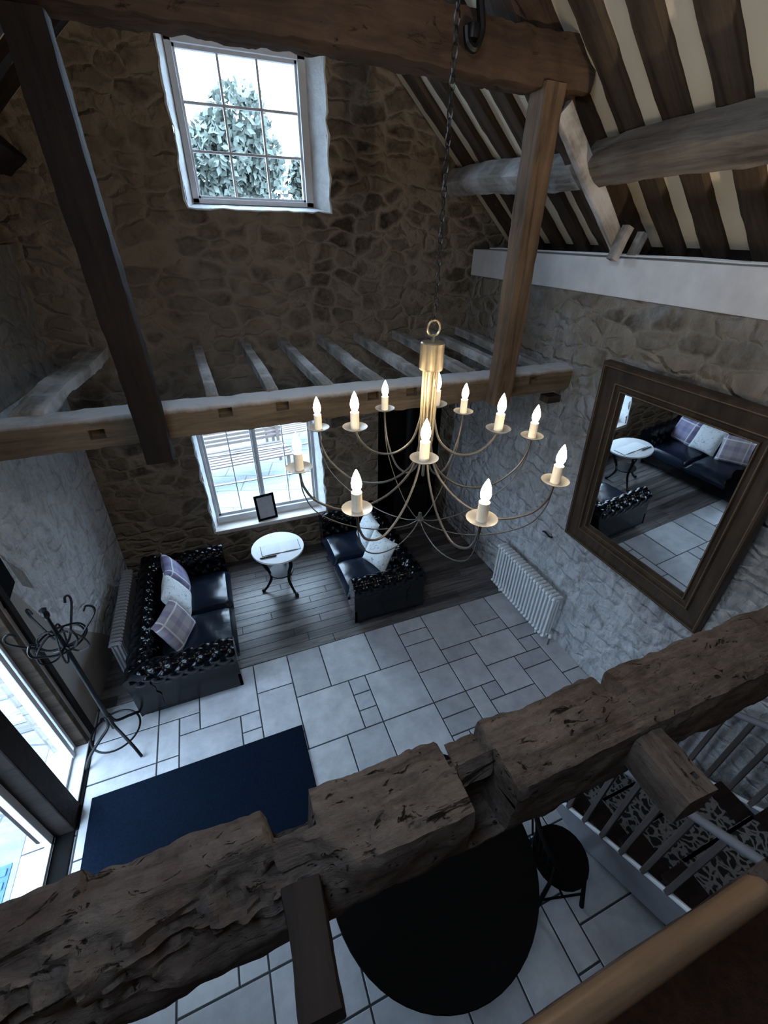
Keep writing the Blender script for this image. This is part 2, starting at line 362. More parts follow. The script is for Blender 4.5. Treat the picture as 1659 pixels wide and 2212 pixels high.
def beam_bm(L, wd, ht, rough=.012, seg=None, seed=0, prof=None, taper=None, low=.02, K=6):
    """rough hewn beam along +X from 0..L, centred on Y and Z"""
    bm = B(); seg = seg or max(8, int(L/.06))
    cs = []
    for (sx, sy, ex, ey) in ((-1, -1, 1, -1), (1, -1, 1, 1), (1, 1, -1, 1), (-1, 1, -1, -1)):
        for k in range(K):
            t = k/K; cs.append((sx+(ex-sx)*t, sy+(ey-sy)*t))
    rings = []
    for i in range(seg+1):
        x = L*i/seg; ring = []
        kx = taper(i/seg) if taper else 1
        for (a, b) in cs:
            q = 1 - .06*max(0, abs(a)+abs(b)-1.6)/.4
            y = a*wd/2*q*kx; z = b*ht/2*q*kx
            p = Vector((x, y, z))
            d1 = noise.noise(Vector((x*1.3+seed*7, a*.7, b*.7)))*low
            d2 = noise.noise(Vector((x*9+seed*3, y*9, z*9)))*rough + noise.noise(Vector((x*25+seed, y*25, z*25)))*rough*.4
            p += Vector((0, a, b)).normalized()*(d1*.6+d2)
            p.z += noise.noise(Vector((x*.8+seed, 0, 0)))*low; p.y += noise.noise(Vector((x*.8, seed, 5)))*low
            if prof: p = prof(p, a, b)
            ring.append(bm.verts.new(p))
        rings.append(ring)
    n = len(cs)
    for i in range(seg):
        for k in range(n): bm.faces.new((rings[i][k], rings[i][(k+1) % n], rings[i+1][(k+1) % n], rings[i+1][k]))
    bm.faces.new(rings[0][::-1]); bm.faces.new(rings[-1])
    return bm
def beam(name, a, b, wd, ht, m, label, cat='beam', group=None, roll=Vector((0, 0, 1)), smooth=True, **kw):
    a = Vector(a); b = Vector(b); x = (b-a).normalized(); y = roll.cross(x).normalized(); z = x.cross(y)
    bm = beam_bm((b-a).length, wd, ht, **kw)
    o = link(name, bm, m, smooth=smooth)
    mt = Matrix.Identity(4)
    for i in range(3): mt[i][0] = x[i]; mt[i][1] = y[i]; mt[i][2] = z[i]; mt[i][3] = a[i]
    o.matrix_world = mt; tag(o, label, cat, group); return o
def cut(o, boxes):
    """boolean away world-space boxes"""
    bm = B()
    for a, b in boxes: box(bm, a, b)
    c = link('tmp', bm, M['oak']); md = o.modifiers.new('b', 'BOOLEAN'); md.operation = 'DIFFERENCE'; md.object = c; md.solver = 'EXACT'
    bpy.context.view_layer.update(); dg = bpy.context.evaluated_depsgraph_get()
    me = bpy.data.meshes.new_from_object(o.evaluated_get(dg)); o.modifiers.clear(); o.data = me
    bpy.data.objects.remove(c, do_unlink=True)

def wallmesh(name, m, us, vs, holes, t0, t1, axis, mats=None, clip=None, parent=None):
    """slab wall on a grid; holes = [(u0,u1,v0,v1)]; axis 'x' (u=y) or 'y' (u=x); thickness t0..t1 along axis"""
    us = sorted(set(us + [h[0] for h in holes] + [h[1] for h in holes])); vs = sorted(set(vs + [h[2] for h in holes] + [h[3] for h in holes]))
    bm = B(); cache = {}
    def V(u, v, t):
        k = (u, v, t)
        if k not in cache: cache[k] = bm.verts.new((u, t, v) if axis == 'y' else (t, u, v))
        return cache[k]
    def solid(i, j):
        if i < 0 or j < 0 or i >= len(us)-1 or j >= len(vs)-1: return False
        cu = (us[i]+us[i+1])/2; cv = (vs[j]+vs[j+1])/2
        return not any(h[0] < cu < h[1] and h[2] < cv < h[3] for h in holes)
    for i in range(len(us)-1):
        for j in range(len(vs)-1):
            if not solid(i, j): continue
            a, b, c, d = us[i], us[i+1], vs[j], vs[j+1]
            for t in (t0, t1): bm.faces.new((V(a, c, t), V(b, c, t), V(b, d, t), V(a, d, t)))
            if not solid(i-1, j): bm.faces.new((V(a, c, t0), V(a, d, t0), V(a, d, t1), V(a, c, t1)))
            if not solid(i+1, j): bm.faces.new((V(b, c, t0), V(b, d, t0), V(b, d, t1), V(b, c, t1)))
            if not solid(i, j-1): bm.faces.new((V(a, c, t0), V(b, c, t0), V(b, c, t1), V(a, c, t1)))
            if not solid(i, j+1): bm.faces.new((V(a, d, t0), V(b, d, t0), V(b, d, t1), V(a, d, t1)))
    if clip:
        for co_, no_ in clip:
            g = bm.verts[:]+bm.edges[:]+bm.faces[:]
            r = bmesh.ops.bisect_plane(bm, geom=g, plane_co=co_, plane_no=no_, clear_outer=True)
            ed = [e for e in r['geom_cut'] if isinstance(e, bmesh.types.BMEdge)]
            try: bmesh.ops.holes_fill(bm, edges=ed)
            except Exception: pass
    return link(name, bm, m, mats=mats, parent=parent)
def fr(a, b, n): return [a+(b-a)*i/n for i in range(n+1)]

# ------------------------------------------------------------------ SETTING
XL, XR, YE, YB = -.437*S, .80*S, 1.29*S, -.95*S
RIDGE = (.20, 1.072+.862*.6)
# roof plane: z = 1.072 - .862 (x-.8) on the right, mirrored about x=.2
# tiled floor (opus pattern: one tiled surface)
U = .2
def make_floor():
    x0, x1, y0, y1 = XL-.35, XR+.1, YB, .815*S
    nx = int((x1-x0)/U)+1; ny = int((y1-y0)/U)+1
    occ = [[0]*ny for _ in range(nx)]; bm = B(); col = bm.loops.layers.color.new('shade')
    rnd = random.Random(4)
    box(bm, (x0, y0, -.1), (x1, y1, -.004))
    for f in bm.faces: f.material_index = 1
    order = [(i, j) for j in range(ny-1, -1, -1) for i in range(nx)]
    for i, j in order:
        if occ[i][j]: continue
        opts = [(3, 3)]*4 + [(2, 2)]*3 + [(3, 2)]*3 + [(2, 3)]*2 + [(2, 1)]*2 + [(1, 2)] + [(1, 1)]
        rnd.shuffle(opts)
        opts.append((1, 1))
        for a, b in opts:
            if i+a <= nx and j-b+1 >= 0 and all(not occ[i+p][j-q] for p in range(a) for q in range(b)):
                for p in range(a):
                    for q in range(b): occ[i+p][j-q] = 1
                g = .0045
                ax, bx = x0+i*U+g, min(x0+(i+a)*U, x1)-g; by = y1-(ny-1-j)*U-g; ay = by-b*U+2*g
                if ay < y0: ay = y0
                s = rnd.uniform(.88, 1.0)
                bvl = .005; top = [bm.verts.new((x, y, 0)) for x, y in ((ax+bvl, ay+bvl), (bx-bvl, ay+bvl), (bx-bvl, by-bvl), (ax+bvl, by-bvl))]
                bot = [bm.verts.new((x, y, -.006)) for x, y in ((ax, ay), (bx, ay), (bx, by), (ax, by))]
                fs = [bm.faces.new(top)] + [bm.faces.new((bot[k], bot[(k+1) % 4], top[(k+1) % 4], top[k])) for k in range(4)]
                for f in fs:
                    for lp in f.loops: lp[col] = (s, s, s*1.01, 1)
                break
    pass
    return tag(link('floor', bm, None, mats=[M['tiles'], M['grout']]), kind='structure')
make_floor()
def make_boards():
    bm = B(); col = bm.loops.layers.color.new('shade'); rnd = random.Random(2); y = .815*S; wd = .128
    box(bm, (XL-.3, .815*S, -.1), (XR+.1, YE+.1, -.004))
    for f in bm.faces:
        f.material_index = 1
    while y < YE:
        x = XL-.3 - rnd.uniform(0, 1.2)
        while x < XR:
            L = rnd.uniform(.9, 1.7); s = rnd.uniform(.6, 1.05)
            a, b, c, d = x+.0015, x+L-.0015, y+.0015, min(y+wd, YE)-.0015
            top = [bm.verts.new((p, q, 0.0)) for p, q in ((a+.003, c+.003), (b-.003, c+.003), (b-.003, d-.003), (a+.003, d-.003))]; bot = [bm.verts.new((p, q, -.006)) for p, q in ((a, c), (b, c), (b, d), (a, d))]
            for f in [bm.faces.new(top)] + [bm.faces.new((bot[k], bot[(k+1) % 4], top[(k+1) % 4], top[k])) for k in range(4)]:
                for lp in f.loops: lp[col] = (s, s, s, 1)
            x += L
        y += wd
    pass
    return tag(link('floor', bm, None, mats=[M['boards'], M['grout']]), kind='structure')
make_boards()
# end wall with two windows and the hearth recess
roofclip = [(P(.8, 0, 1.10), Vector((.862, 0, 1))), (P(-.4, 0, 1.10), Vector((-.862, 0, 1)))]
W1 = (.018*S, .356*S, 1.046*S, 1.345*S); W2 = (-.095*S, .288*S, .133*S, .52*S); HE = (.495*S, .80*S-.02, -.05, .53*S)
wallmesh('wall_back', M['stone_end'], fr(XL-.4, XR+.6, 10), fr(-.05, 1.66*S, 8), [W1, W2, HE], YE, YE+.42, 'y', clip=roofclip)['kind'] = 'structure'
# hearth recess
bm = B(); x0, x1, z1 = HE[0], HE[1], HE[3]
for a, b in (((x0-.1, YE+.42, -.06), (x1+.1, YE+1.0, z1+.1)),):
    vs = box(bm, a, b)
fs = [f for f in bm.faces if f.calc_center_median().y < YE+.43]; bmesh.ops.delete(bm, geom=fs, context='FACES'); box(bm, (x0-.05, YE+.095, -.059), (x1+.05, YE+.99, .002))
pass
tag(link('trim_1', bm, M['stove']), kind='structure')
# right wall: stone, whitewashed band above
wallmesh('wall_right', M['stone_right'], fr(YB, YE, 6), fr(-.05, .90*S, 4), [], XR, XR+.5, 'x')['kind'] = 'structure'
bm = B(); box(bm, (XR-.015, YB, .90*S), (XR+.5, YE, .968*S), .008)
tag(link('trim_2', bm, M['white_band']), kind='structure')
# lower limewashed facing of the right wall
bm = B()
nu, nv = 70, 40; g = [[None]*(nv+1) for _ in range(nu+1)]
for i in range(nu+1):
    for j in range(nv+1):
        y = YB+(YE-YB)*i/nu; z = .899*S*j/nv
        tfade = min(1, (nv-j)/3)
        g[i][j] = bm.verts.new((XR-.006-.03*tfade*(.6+noise.noise(Vector((y*2, z*2, 1)))), y, z))
for i in range(nu):
    for j in range(nv): bm.faces.new((g[i][j], g[i+1][j], g[i+1][j+1], g[i][j+1]))
tag(link('trim_3', bm, M['lime_foot'], smooth=True), kind='structure')
# left wall : door/sidelight opening, thick, leaning a little inwards towards the end wall
DO = (.385*S, .735*S, -.05, .50*S)
lw = wallmesh('wall_left', M['lime_dark'], fr(YB, YE, 12), fr(-.05, .97*S, 8), [DO], XL-.30, XL, 'x'); lw['kind'] = 'structure'
for v in lw.data.vertices:
    if v.co.x > XL-.1:
        k = max(0, (v.co.y-.76*S)/(YE-.76*S)); v.co.x += k*(.045*S+.04*v.co.z)
# smooth plaster dado of the left wall and limewash field
def leftface(name, poly, m, off, n=1):
    bm = B(); vs = []
    for y, z in poly:
        y *= S; z *= S; k = max(0, (y-.76*S)/(YE-.76*S)); vs.append(bm.verts.new((XL+k*(.045*S+.04*z)+off, y, z)))
    top = bm.faces.new(vs)
    r = bmesh.ops.extrude_face_region(bm, geom=[top])
    for v in r['geom']:
        if isinstance(v, bmesh.types.BMVert): v.co.x -= off*.9
    o = link(name, bm, m); tag(o, kind='structure'); return o
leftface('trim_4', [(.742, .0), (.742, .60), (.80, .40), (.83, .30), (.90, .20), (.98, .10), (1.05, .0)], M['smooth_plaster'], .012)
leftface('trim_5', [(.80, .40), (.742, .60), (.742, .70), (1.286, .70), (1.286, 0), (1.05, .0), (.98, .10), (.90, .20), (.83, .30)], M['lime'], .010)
# front (behind the viewer) wall with a gallery window
GW = (-.20*S, .20*S, .90*S, 1.30*S)
wallmesh('wall_front', M['stone_end'], fr(XL-.4, XR+.6, 4), fr(-.05, 1.66*S, 4), [], YB-.42, YB, 'y', clip=roofclip)['kind'] = 'structure'
# ceiling (plaster between and above the rafters)
def slope_pt(x, side=1, off=0):
    if side < 0: x = .4-x
    return 1.072-.862*(x-.8)+off
TH = .014
bm = B(); SKY = (-.215, -.055, -.08, .24)     # unseen opening added in the left slope to light ceiling and beams: x0,x1,y0,y1
def zc(x): return 1.072-.862*((.4-x if x < .2 else x)-.8)+TH
def slab(xa, xb, ya, yb):
    vs = [bm.verts.new(p) for p in (P(xa, ya, zc(xa)), P(xb, ya, zc(xb)), P(xb, yb, zc(xb)), P(xa, yb, zc(xa)))]
    up_ = [bm.verts.new(v.co+Vector((0, 0, .12))) for v in vs]
    bm.faces.new(vs[::-1]); bm.faces.new(up_)
    for k in range(4): bm.faces.new((vs[k], vs[(k+1) % 4], up_[(k+1) % 4], up_[k]))
slab(.2, .96, YB/S-.05, YE/S+.02); slab(-.56, SKY[0], YB/S-.05, YE/S+.02); slab(SKY[1], .2, YB/S-.05, YE/S+.02)
slab(SKY[0], SKY[1], YB/S-.05, SKY[2]); slab(SKY[0], SKY[1], SKY[3], YE/S+.02)
tag(link('ceiling', bm, M['cream']), kind='structure')
# eaves closing boards
bm = B(); box(bm, (.915*S, YB, .955*S), (.965*S, YE, 1.0*S)); box(bm, (XL-.5, YB, .90*S), (XL-.40, YE, 1.0*S))
tag(link('trim_6', bm, M['oak_dark']), kind='structure')
# gallery floor the viewer stands on
bm = B(); box(bm, (XL, YB, .595*S), (.40*S, -.004*S, .615*S)); tag(link('floor', bm, M['brown_carpet']), kind='structure')

# ------------------------------------------------------------------ windows
def ring_reveal(name, o4, i4, y0, y1, seed, parent, jag=.03):
    """jagged limewashed reveal from outer opening o4 (x0,x1,z0,z1) at y0 to inner i4 at y1"""
    bm = B(); n = 22
    def loop(r, y, j, push):
        pts = []
        c = [(r[0], r[2]), (r[1], r[2]), (r[1], r[3]), (r[0], r[3])]
        for k in range(4):
            a, b = c[k], c[(k+1) % 4]
            for q in range(n):
                t = q/n; x = a[0]+(b[0]-a[0])*t; z = a[1]+(b[1]-a[1])*t
                d = noise.noise(Vector((x*6+seed, z*6, 0)))*j+noise.noise(Vector((x*17+seed, z*17, 3)))*j*.6
                nx = (-1 if x <= r[0]+1e-4 else 1 if x >= r[1]-1e-4 else 0); nz = (-1 if z <= r[2]+1e-4 else 1 if z >= r[3]-1e-4 else 0)
                pts.append(bm.verts.new((x+nx*(push+d), y, z+nz*(push*.6+d*.6))))
        return pts
    L = [loop(o4, y0-.012, jag, .022), loop(o4, y0-.016, jag*.6, .004), loop(tuple((a*2+b)/3 for a, b in zip(o4, i4)), y0+(y1-y0)*.33, jag*.5, -.004), loop(i4, y1, 0, 0)]
    for a, b in zip(L, L[1:]):
        m_ = len(a)
        for k in range(m_): bm.faces.new((a[k], a[(k+1) % m_], b[(k+1) % m_], b[k]))
    return link(name, bm, M['reveal'], parent, smooth=True)
def casement(root, x0, x1, z0, z1, y, nv, nh, fw=.045, bar=.02, dp=.05):
    f = B()
    box(f, (x0, y-dp/2, z0), (x0+fw, y+dp/2, z1), .004); box(f, (x1-fw, y-dp/2, z0), (x1, y+dp/2, z1), .004)
    box(f, (x0, y-dp/2, z0), (x1, y+dp/2, z0+fw), .004); box(f, (x0, y-dp/2, z1-fw), (x1, y+dp/2, z1), .004)
    link('window_frame', f, M['win_paint'], root)
    g = B()
    for k in range(1, nv): x = x0+fw+(x1-x0-2*fw)*k/nv; box(g, (x-bar/2, y-.018, z0+fw), (x+bar/2, y+.018, z1-fw), .003)
    for k in range(1, nh): z = z0+fw+(z1-z0-2*fw)*k/nh; box(g, (x0+fw, y-.0175, z-bar/2), (x1-fw, y+.0175, z+bar/2), .003)
    if len(g.verts): link('glazing_bars', g, M['win_paint'], root)
    p = B(); box(p, (x0+fw*.8, y+.002, z0+fw*.8), (x1-fw*.8, y+.006, z1-fw*.8)); link('pane', p, M['glass'], root)
w1 = empty('window_1', (0, 0, 0), kind='structure')
casement(w1, .040*S, .312*S, 1.060*S, 1.330*S, 1.335*S+.02, 3, 3, .05, .022)
f = B(); I = (.032*S, .324*S, 1.056*S, 1.338*S)
for a, b in (((I[0], 1.325*S, I[2]), (.046*S, 1.352*S, I[3])), ((.306*S, 1.325*S, I[2]), (I[1], 1.352*S, I[3])), ((I[0], 1.325*S, I[2]), (I[1], 1.352*S, 1.066*S)), ((I[0], 1.325*S, 1.325*S), (I[1], 1.352*S, I[3]))): box(f, a, b, .004)
link('outer_frame', f, M['win_paint'], w1)
ring_reveal('reveal', W1, I, YE, 1.332*S, 3, w1, .035)
w2 = empty('window_2', (0, 0, 0), kind='structure')
yw = 1.345*S
I2 = (-.086*S, .272*S, .165*S, .515*S)
casement(w2, I2[0]+.03, .078*S, .172*S, .510*S, yw, 2, 3, .04, .014)
casement(w2, .078*S, I2[1]-.03, .172*S, .510*S, yw, 2, 3, .04, .014)
f = B(); box(f, (I2[0], yw-.06, .155*S), (I2[0]+.035, yw+.06, I2[3]), .004); box(f, (I2[1]-.035, yw-.06, .155*S), (I2[1], yw+.06, I2[3]), .004)
box(f, (I2[0], yw-.075, .150*S), (I2[1], yw+.06, .172*S), .006); box(f, (.078*S-.022, yw-.05, .17*S), (.078*S+.022, yw+.05, .51*S), .004); box(f, (I2[0], yw-.06, .508*S), (I2[1], yw+.06, .52*S), .004)
link('outer_frame', f, M['win_paint'], w2)
ring_reveal('reveal', (W2[0], W2[1], W2[2]+.03, W2[3]), (I2[0], I2[1], .14*S, I2[3]), YE, yw-.05, 8, w2, .03)
bm = B(); box(bm, (W2[0]-.005, YE-.03, W2[2]-.005), (W2[1]+.005, yw-.04, .146*S), .006); link('sill_board', bm, M['sill'], w2)

# door wall: jambs, sidelight, dark post, glazed door
d1 = empty('door_1', (0, 0, 0), kind='structure')
xf = XL-.13
f = B()
def vbar(bm, y0, y1, x0, x1, z0=0, z1=.50): box(bm, (x0, y0*S, z0*S), (x1, y1*S, z1*S), .004)
vbar(f, .722, .735, xf-.05, xf+.04); vbar(f, .700, .712, xf-.02, xf+.05)
vbar(f, .594, .604, xf-.05, xf+.05); box(f, (xf-.05, .594*S, .488*S), (xf+.04, .735*S, .50*S))
link('sidelight_frame', f, M['win_paint'], d1)
f = B(); box(f, (xf-.06, .60*S, 0), (XL+.02, .735*S, .028), .006); box(f, (xf-.06, .60*S, .03), (xf+.04, .735*S, .06), .004); link('sidelight_sill', f, M['white_paint'], d1)
f = B(); box(f, (xf-.004, .604*S, .06), (xf, .722*S, .488*S)); link('pane', f, M['glass'], d1)
f = B(); box(f, (xf-.12, .545*S, 0), (XL+.035, .596*S, .50*S), .012); link('door_post', f, M['oak_dark'], d1)
f = B(); box(f, (xf-.03, .388*S, .012), (xf+.02, .402*S, .49*S), .004); box(f, (xf-.03, .530*S, .012), (xf+.02, .545*S, .49*S), .004); box(f, (xf-.03, .388*S, .012), (xf+.02, .545*S, .05), .004); box(f, (xf-.03, .388*S, .475*S), (xf+.02, .545*S, .49*S), .004)
link('door_frame', f, M['white_paint'], d1)
f = B(); box(f, (xf-.006, .40*S, .05), (xf-.002, .532*S, .476*S)); link('pane', f, M['glass'], d1)
f = B(); box(f, (xf+.02, .385*S, 0), (XL+.03, .545*S, .012), .003); box(f, (XL-.03, .385*S, .0), (XL+.035, .545*S, .010), .003); box(f, (XL, .545*S, 0), (XL+.055, .735*S, .010), .003); link('threshold', f, M['slate_dark'], d1)
f = B(); box(f, (XL-.09, .728*S, 0), (XL+.012, .748*S, .498*S), .006); link('reveal_lining', f, M['oak'], d1)
f = B(); box(f, (XL-.0, .752*S, 0), (XL+.04, .768*S, .64*S), .006); link('architrave', f, M['oak_dark'], d1)

# ------------------------------------------------------------------ trusses, beams, rafters, joists
tie = beam('tie_beam', P(-.46, .812, .717), P(.805, .812, .717), .24, .235, M['tie_daylight_tint'], 'long pale brown tie beam with empty mortises across the far end of the hall', 'beam', rough=.012, seed=1, low=.012, seg=110)
cut(tie, [(P(x-.012, .775, z-.008), P(x+.012, .80, z+.008)) for x, z in ((.006, .728), (.108, .728), (.29, .728), (.375, .728), (.685, .724), (-.2, .715))])
beam('collar_beam', P(-.20, .775, 1.232), P(.645, .775, 1.226), .26, .27, M['oak_brown'], 'thick dark collar beam across the top of the photo, above the end window', 'beam', rough=.022, seed=2, low=.03, seg=110)
beam('post', P(-.113, .752, .672), P(-.113, .752, 1.19), .19, .19, M['oak_dark'], 'nearly black vertical post at left, hanging in front of the tie beam', 'post', roll=Vector((0, 1, 0)), rough=.008, seed=3, low=.01)
beam('post', P(.576, .762, .690), P(.576, .762, 1.20), .18, .17, M['oak_post'], 'brown vertical post at right between tie beam and collar beam', 'post', roll=Vector((0, 1, 0)), rough=.008, seed=4, low=.01)
def slopebeam(name, y, xa, xb, off, wd, ht, m, label, cat, group=None, side=1, **kw):
    a = (.8-(xa-.8)*0, 0)
    za = 1.072-.862*(xa-.8)+off; zb = 1.072-.862*(xb-.8)+off
    if side < 0: xa, xb = .4-xa, .4-xb
    return beam(name, P(xa, y, za), P(xb, y, zb), wd, ht, m, label, cat, group, **kw)
slopebeam('principal_rafter', .80, .90, .235, -.018, .24, .25, M['oak_brown'], 'heavy brown principal rafter rising from the right wall to the collar beam', 'rafter', seed=5, low=.02, rough=.015)
slopebeam('principal_rafter', .80, .90, .235, -.018, .24, .25, M['oak_dark'], 'heavy dark principal rafter on the left roof slope', 'rafter', side=-1, seed=6)
slopebeam('principal_rafter', .12, .90, .235, -.018, .24, .25, M['oak_brown'], 'heavy principal rafter above the foreground beam', 'rafter', seed=7)
ys = [.6275+.085*k for k in range(-12, 8)]
ys = [y for y in ys if YB/S+.03 < y < 1.27]
for i, y in enumerate(ys):
    if abs(y-.7125) < .01: y = .712
    if abs(y-.80) < .03 or abs(y-.12) < .03: continue
    far = y > .8
    slopebeam('rafter', y, .95, .222, .015, .175, .12, M['oak'], 'slanting oak rafter with cream plaster either side, '+('beyond the truss' if far else 'at the upper right'), 'rafter', 'rafters on the far right slope' if far else 'rafters on the near right slope', seed=i, low=.012, rough=.008, seg=50)
for i, y in enumerate(ys):
    if -.12 < y < .32 or abs(y-.80) < .03: continue
    slopebeam('rafter', y, .95, .222, .015, .175, .12, M['oak_dark'], 'dark oak rafter on the left roof slope', 'rafter', 'rafters on the left slope', side=-1, seed=i+40, low=.01, seg=20)
beam('purlin', P(.705, YE/S+.01, 1.120), P(.712, .80, 1.108), .20, .20, M['oak_pale'], 'pale grey purlin between the end wall and the roof truss', 'beam', seed=11, low=.02, roll=Vector((.862, 0, 1)))
beam('purlin', P(.705, .79, 1.110), P(.700, -.6, 1.135), .22, .23, M['oak_mid'], 'thick bowed purlin crossing the rafters at the upper right', 'beam', seed=12, low=.02, roll=Vector((.862, 0, 1)))
beam('purlin', P(-.305, YE/S, 1.12), P(-.305, -.6, 1.12), .22, .22, M['oak_dark'], 'dark purlin on the left roof slope', 'beam', seed=13, roll=Vector((-.862, 0, 1)))
beam('ridge_beam', P(.2, YE/S, 1.55), P(.2, -.9, 1.55), .16, .22, M['oak_dark'], 'ridge beam that carries the chandelier chain', 'beam', seed=14, seg=60)
beam('raking_brace', P(.600, .752, 1.172), P(.800, .752, .985), .06, .13, M['oak_pale'], 'thin pale raking brace in front of the brown principal rafter', 'brace', seed=15, low=.01, rough=.006)
for k, (x, z) in enumerate(((.772, .965), (.815, .955))):
    beam('packing_block', P(x, .735, z), P(x+.02, .735, z+.055), .07, .07, M['oak_pale'], ['left', 'right'][k]+' small grey packing block at the foot of the pale brace', 'block', seed=k, seg=8, low=.004, rough=.003)
# joists from tie beam to the end wall
for i, (xn, xf_) in enumerate(((-.010, -.030), (.100, .092), (.210, .194), (.322, .308), (.427, .422), (.545, .548), (.65, .665), (.745, .77))):
    beam('joist', P(xn, .835, .735), P(xf_, YE/S+.01, .742), .095, .10, M['oak_pale'], 'pale worn ceiling joist from the tie beam to the end wall', 'joist', 'bare joists over the seating corner', seed=20+i, low=.01, rough=.006, seg=30)
beam('joist', P(-.300, .835, .735), P(-.262, YE/S+.01, .742), .22, .10, M['oak_pale'], 'wide flat joist at the left, beyond the dark post', 'joist', seed=31, low=.04, seg=40)
bm = B(); box(bm, P(.755, .80, .655), P(.805, .83, .672), .004); tag(link('bearer', bm, M['oak']), 'small timber bearer under the right end of the tie beam', 'bearer')

# foreground beam, worm eaten with lap-joint housings
FZ = .67; xs0 = -.30
def fprof(p, a, b):
    x = p.x/S + xs0
    n1 = noise.noise(Vector((p.x*5, p.y*6, p.z*6))); n2 = noise.noise(Vector((p.x*16, p.y*16, p.z*16)))
    top = b > .3
    # far-side housings on top
    def inx(lo, hi, e=.004): return max(0, min(1, (x-lo)/e))*max(0, min(1, (hi-x)/e))
    h1 = inx(-.026, .006); h2 = inx(.108, .146); h3 = inx(.268, .284)
    if a > .2 and b > -.3:
        p.y -= (h1*.07 + h2*.06 + h3*.05)*(1 if top else .6)
        if top: p.z -= (h1*.05+h2*.07+h3*.05)
    # near side housing
    h4 = inx(.112, .148)
    if a < -.1 and b > -.8: p.y += h4*.13
    if a < .1 and top: p.z -= h4*.06
    # worm-eaten near-left arris
    wq = max(0, min(1, (-a+.2)*1.2))*max(0, min(1, (b+.2)*1.5))*inx(-.25, .04, .05)
    n3 = noise.noise(Vector((p.x*30, p.y*45, p.z*45))); n4 = abs(noise.noise(Vector((p.x*9, p.y*22, p.z*22))))
    p.y += wq*(.03+.05*n1+.03*n2+.012*n3+.03*n4); p.z -= wq*(.035+.05*n1+.035*n2+.018*n3+.04*n4)
    ck = noise.noise(Vector((p.x*4+9, p.y*24, p.z*24)))
    if top and abs(ck) < .06: p.z -= .010*(1-abs(ck)/.06)
    if x < -.13: p.z += .01+n1*.02; p.y += .015
    p.z += n2*.004
    return p
fb = beam('cross_beam', P(xs0, .1225, FZ-.038), P(.80, .1225, FZ-.038), .25, .33, M['oak_worm'], 'massive worm-eaten grey-brown beam running diagonally across the foreground', 'beam', rough=.014, low=.012, seg=420, prof=fprof, seed=9, K=16)
for nm, x0_, x1_, z, lab, mm in (('joist_stub', -.022, .002, .655, 'dark sawn joist stub behind the foreground beam, lower left', M['oak_dark']), ('joist_stub', .262, .292, .655, 'brown joist stub with a peg hole beside the foreground beam, at right', M['oak_worm'])):
    xc = (x0_+x1_)/2
    o = beam(nm, P(xc, .104, z-.012), P(xc-.002, .045, z-.012), (x1_-x0_)*S, .16, mm, lab, 'joist', seed=int(xc*100)+50, seg=30, low=.004, rough=.006)
    if xc > .1: cut(o, [(P(xc+.002, .055, z-.01), P(xc+.007, .060, z+.02))])

# ------------------------------------------------------------------ chandelier
CX, CY = .2010*S, .3795*S
ch = empty('chandelier', (CX, CY, 3.03), label='twelve-light chandelier of thin grey metal arms with brass column, hanging on a chain', cat='chandelier')
def lz(z): return z*S-3.03
bm = B(); lathe(bm, [(.0, lz(.915)), (.045, lz(.915)), (.05, lz(.914)), (.051, lz(.891)), (.048, lz(.889)), (0, lz(.889))], 32); link('canopy_cylinder', bm, M['brass'], ch, smooth=False)
bm = B()
for k in range(12):
    a = 2*PI*k/12; r = .030
    tube(bm, [(r*math.cos(a), r*math.sin(a), lz(.89)), (r*math.cos(a), r*math.sin(a), lz(.815)), (.024*math.cos(a), .024*math.sin(a), lz(.80))], .0048, 6)
tube(bm, [(0, 0, lz(.889)), (0, 0, lz(.80))], .010)
link('column', bm, M['brass'], ch, smooth=True)
bm = B(); lathe(bm, [(0, 0), (.012, .004), (.022, .02), (.012, .035), (.008, .06), (0, .065)], 16); link('bottom_finial', bm, M['iron_grey'], ch, smooth=True)
bm = B(); tube(bm, [(0, 0, lz(.915)), (0, 0, lz(.915)+.03)], .006)
tube(bm, [(.028*math.cos(t), 0, lz(.915)+.052+.03*math.sin(t)) for t in [2*PI*k/16 for k in range(17)]], .0045, 6); link('hanging_ring', bm, M['brass'], ch, smooth=True)
bm = B(); z = lz(.915)+.085; k = 0
while z < lz(1.53):
    a = k*PI/2; L = .021
    tube(bm, [(.009*math.cos(t)*math.cos(a), .009*math.cos(t)*math.sin(a), z+L*math.sin(t)) for t in [2*PI*q/8 for q in range(9)]], .0026, 4, cap=False)
    z += .034; k += 1
link('chain', bm, M['black_iron'], ch, smooth=True)
low = [178, -141, -96, -50, -3, 42, 87, 133]; upr = [161, -118, -23, 55]
bright = {0: 0, 1: 0, 2: 1, 3: 1, 4: 1, 5: 1, 6: 0, 7: 0}
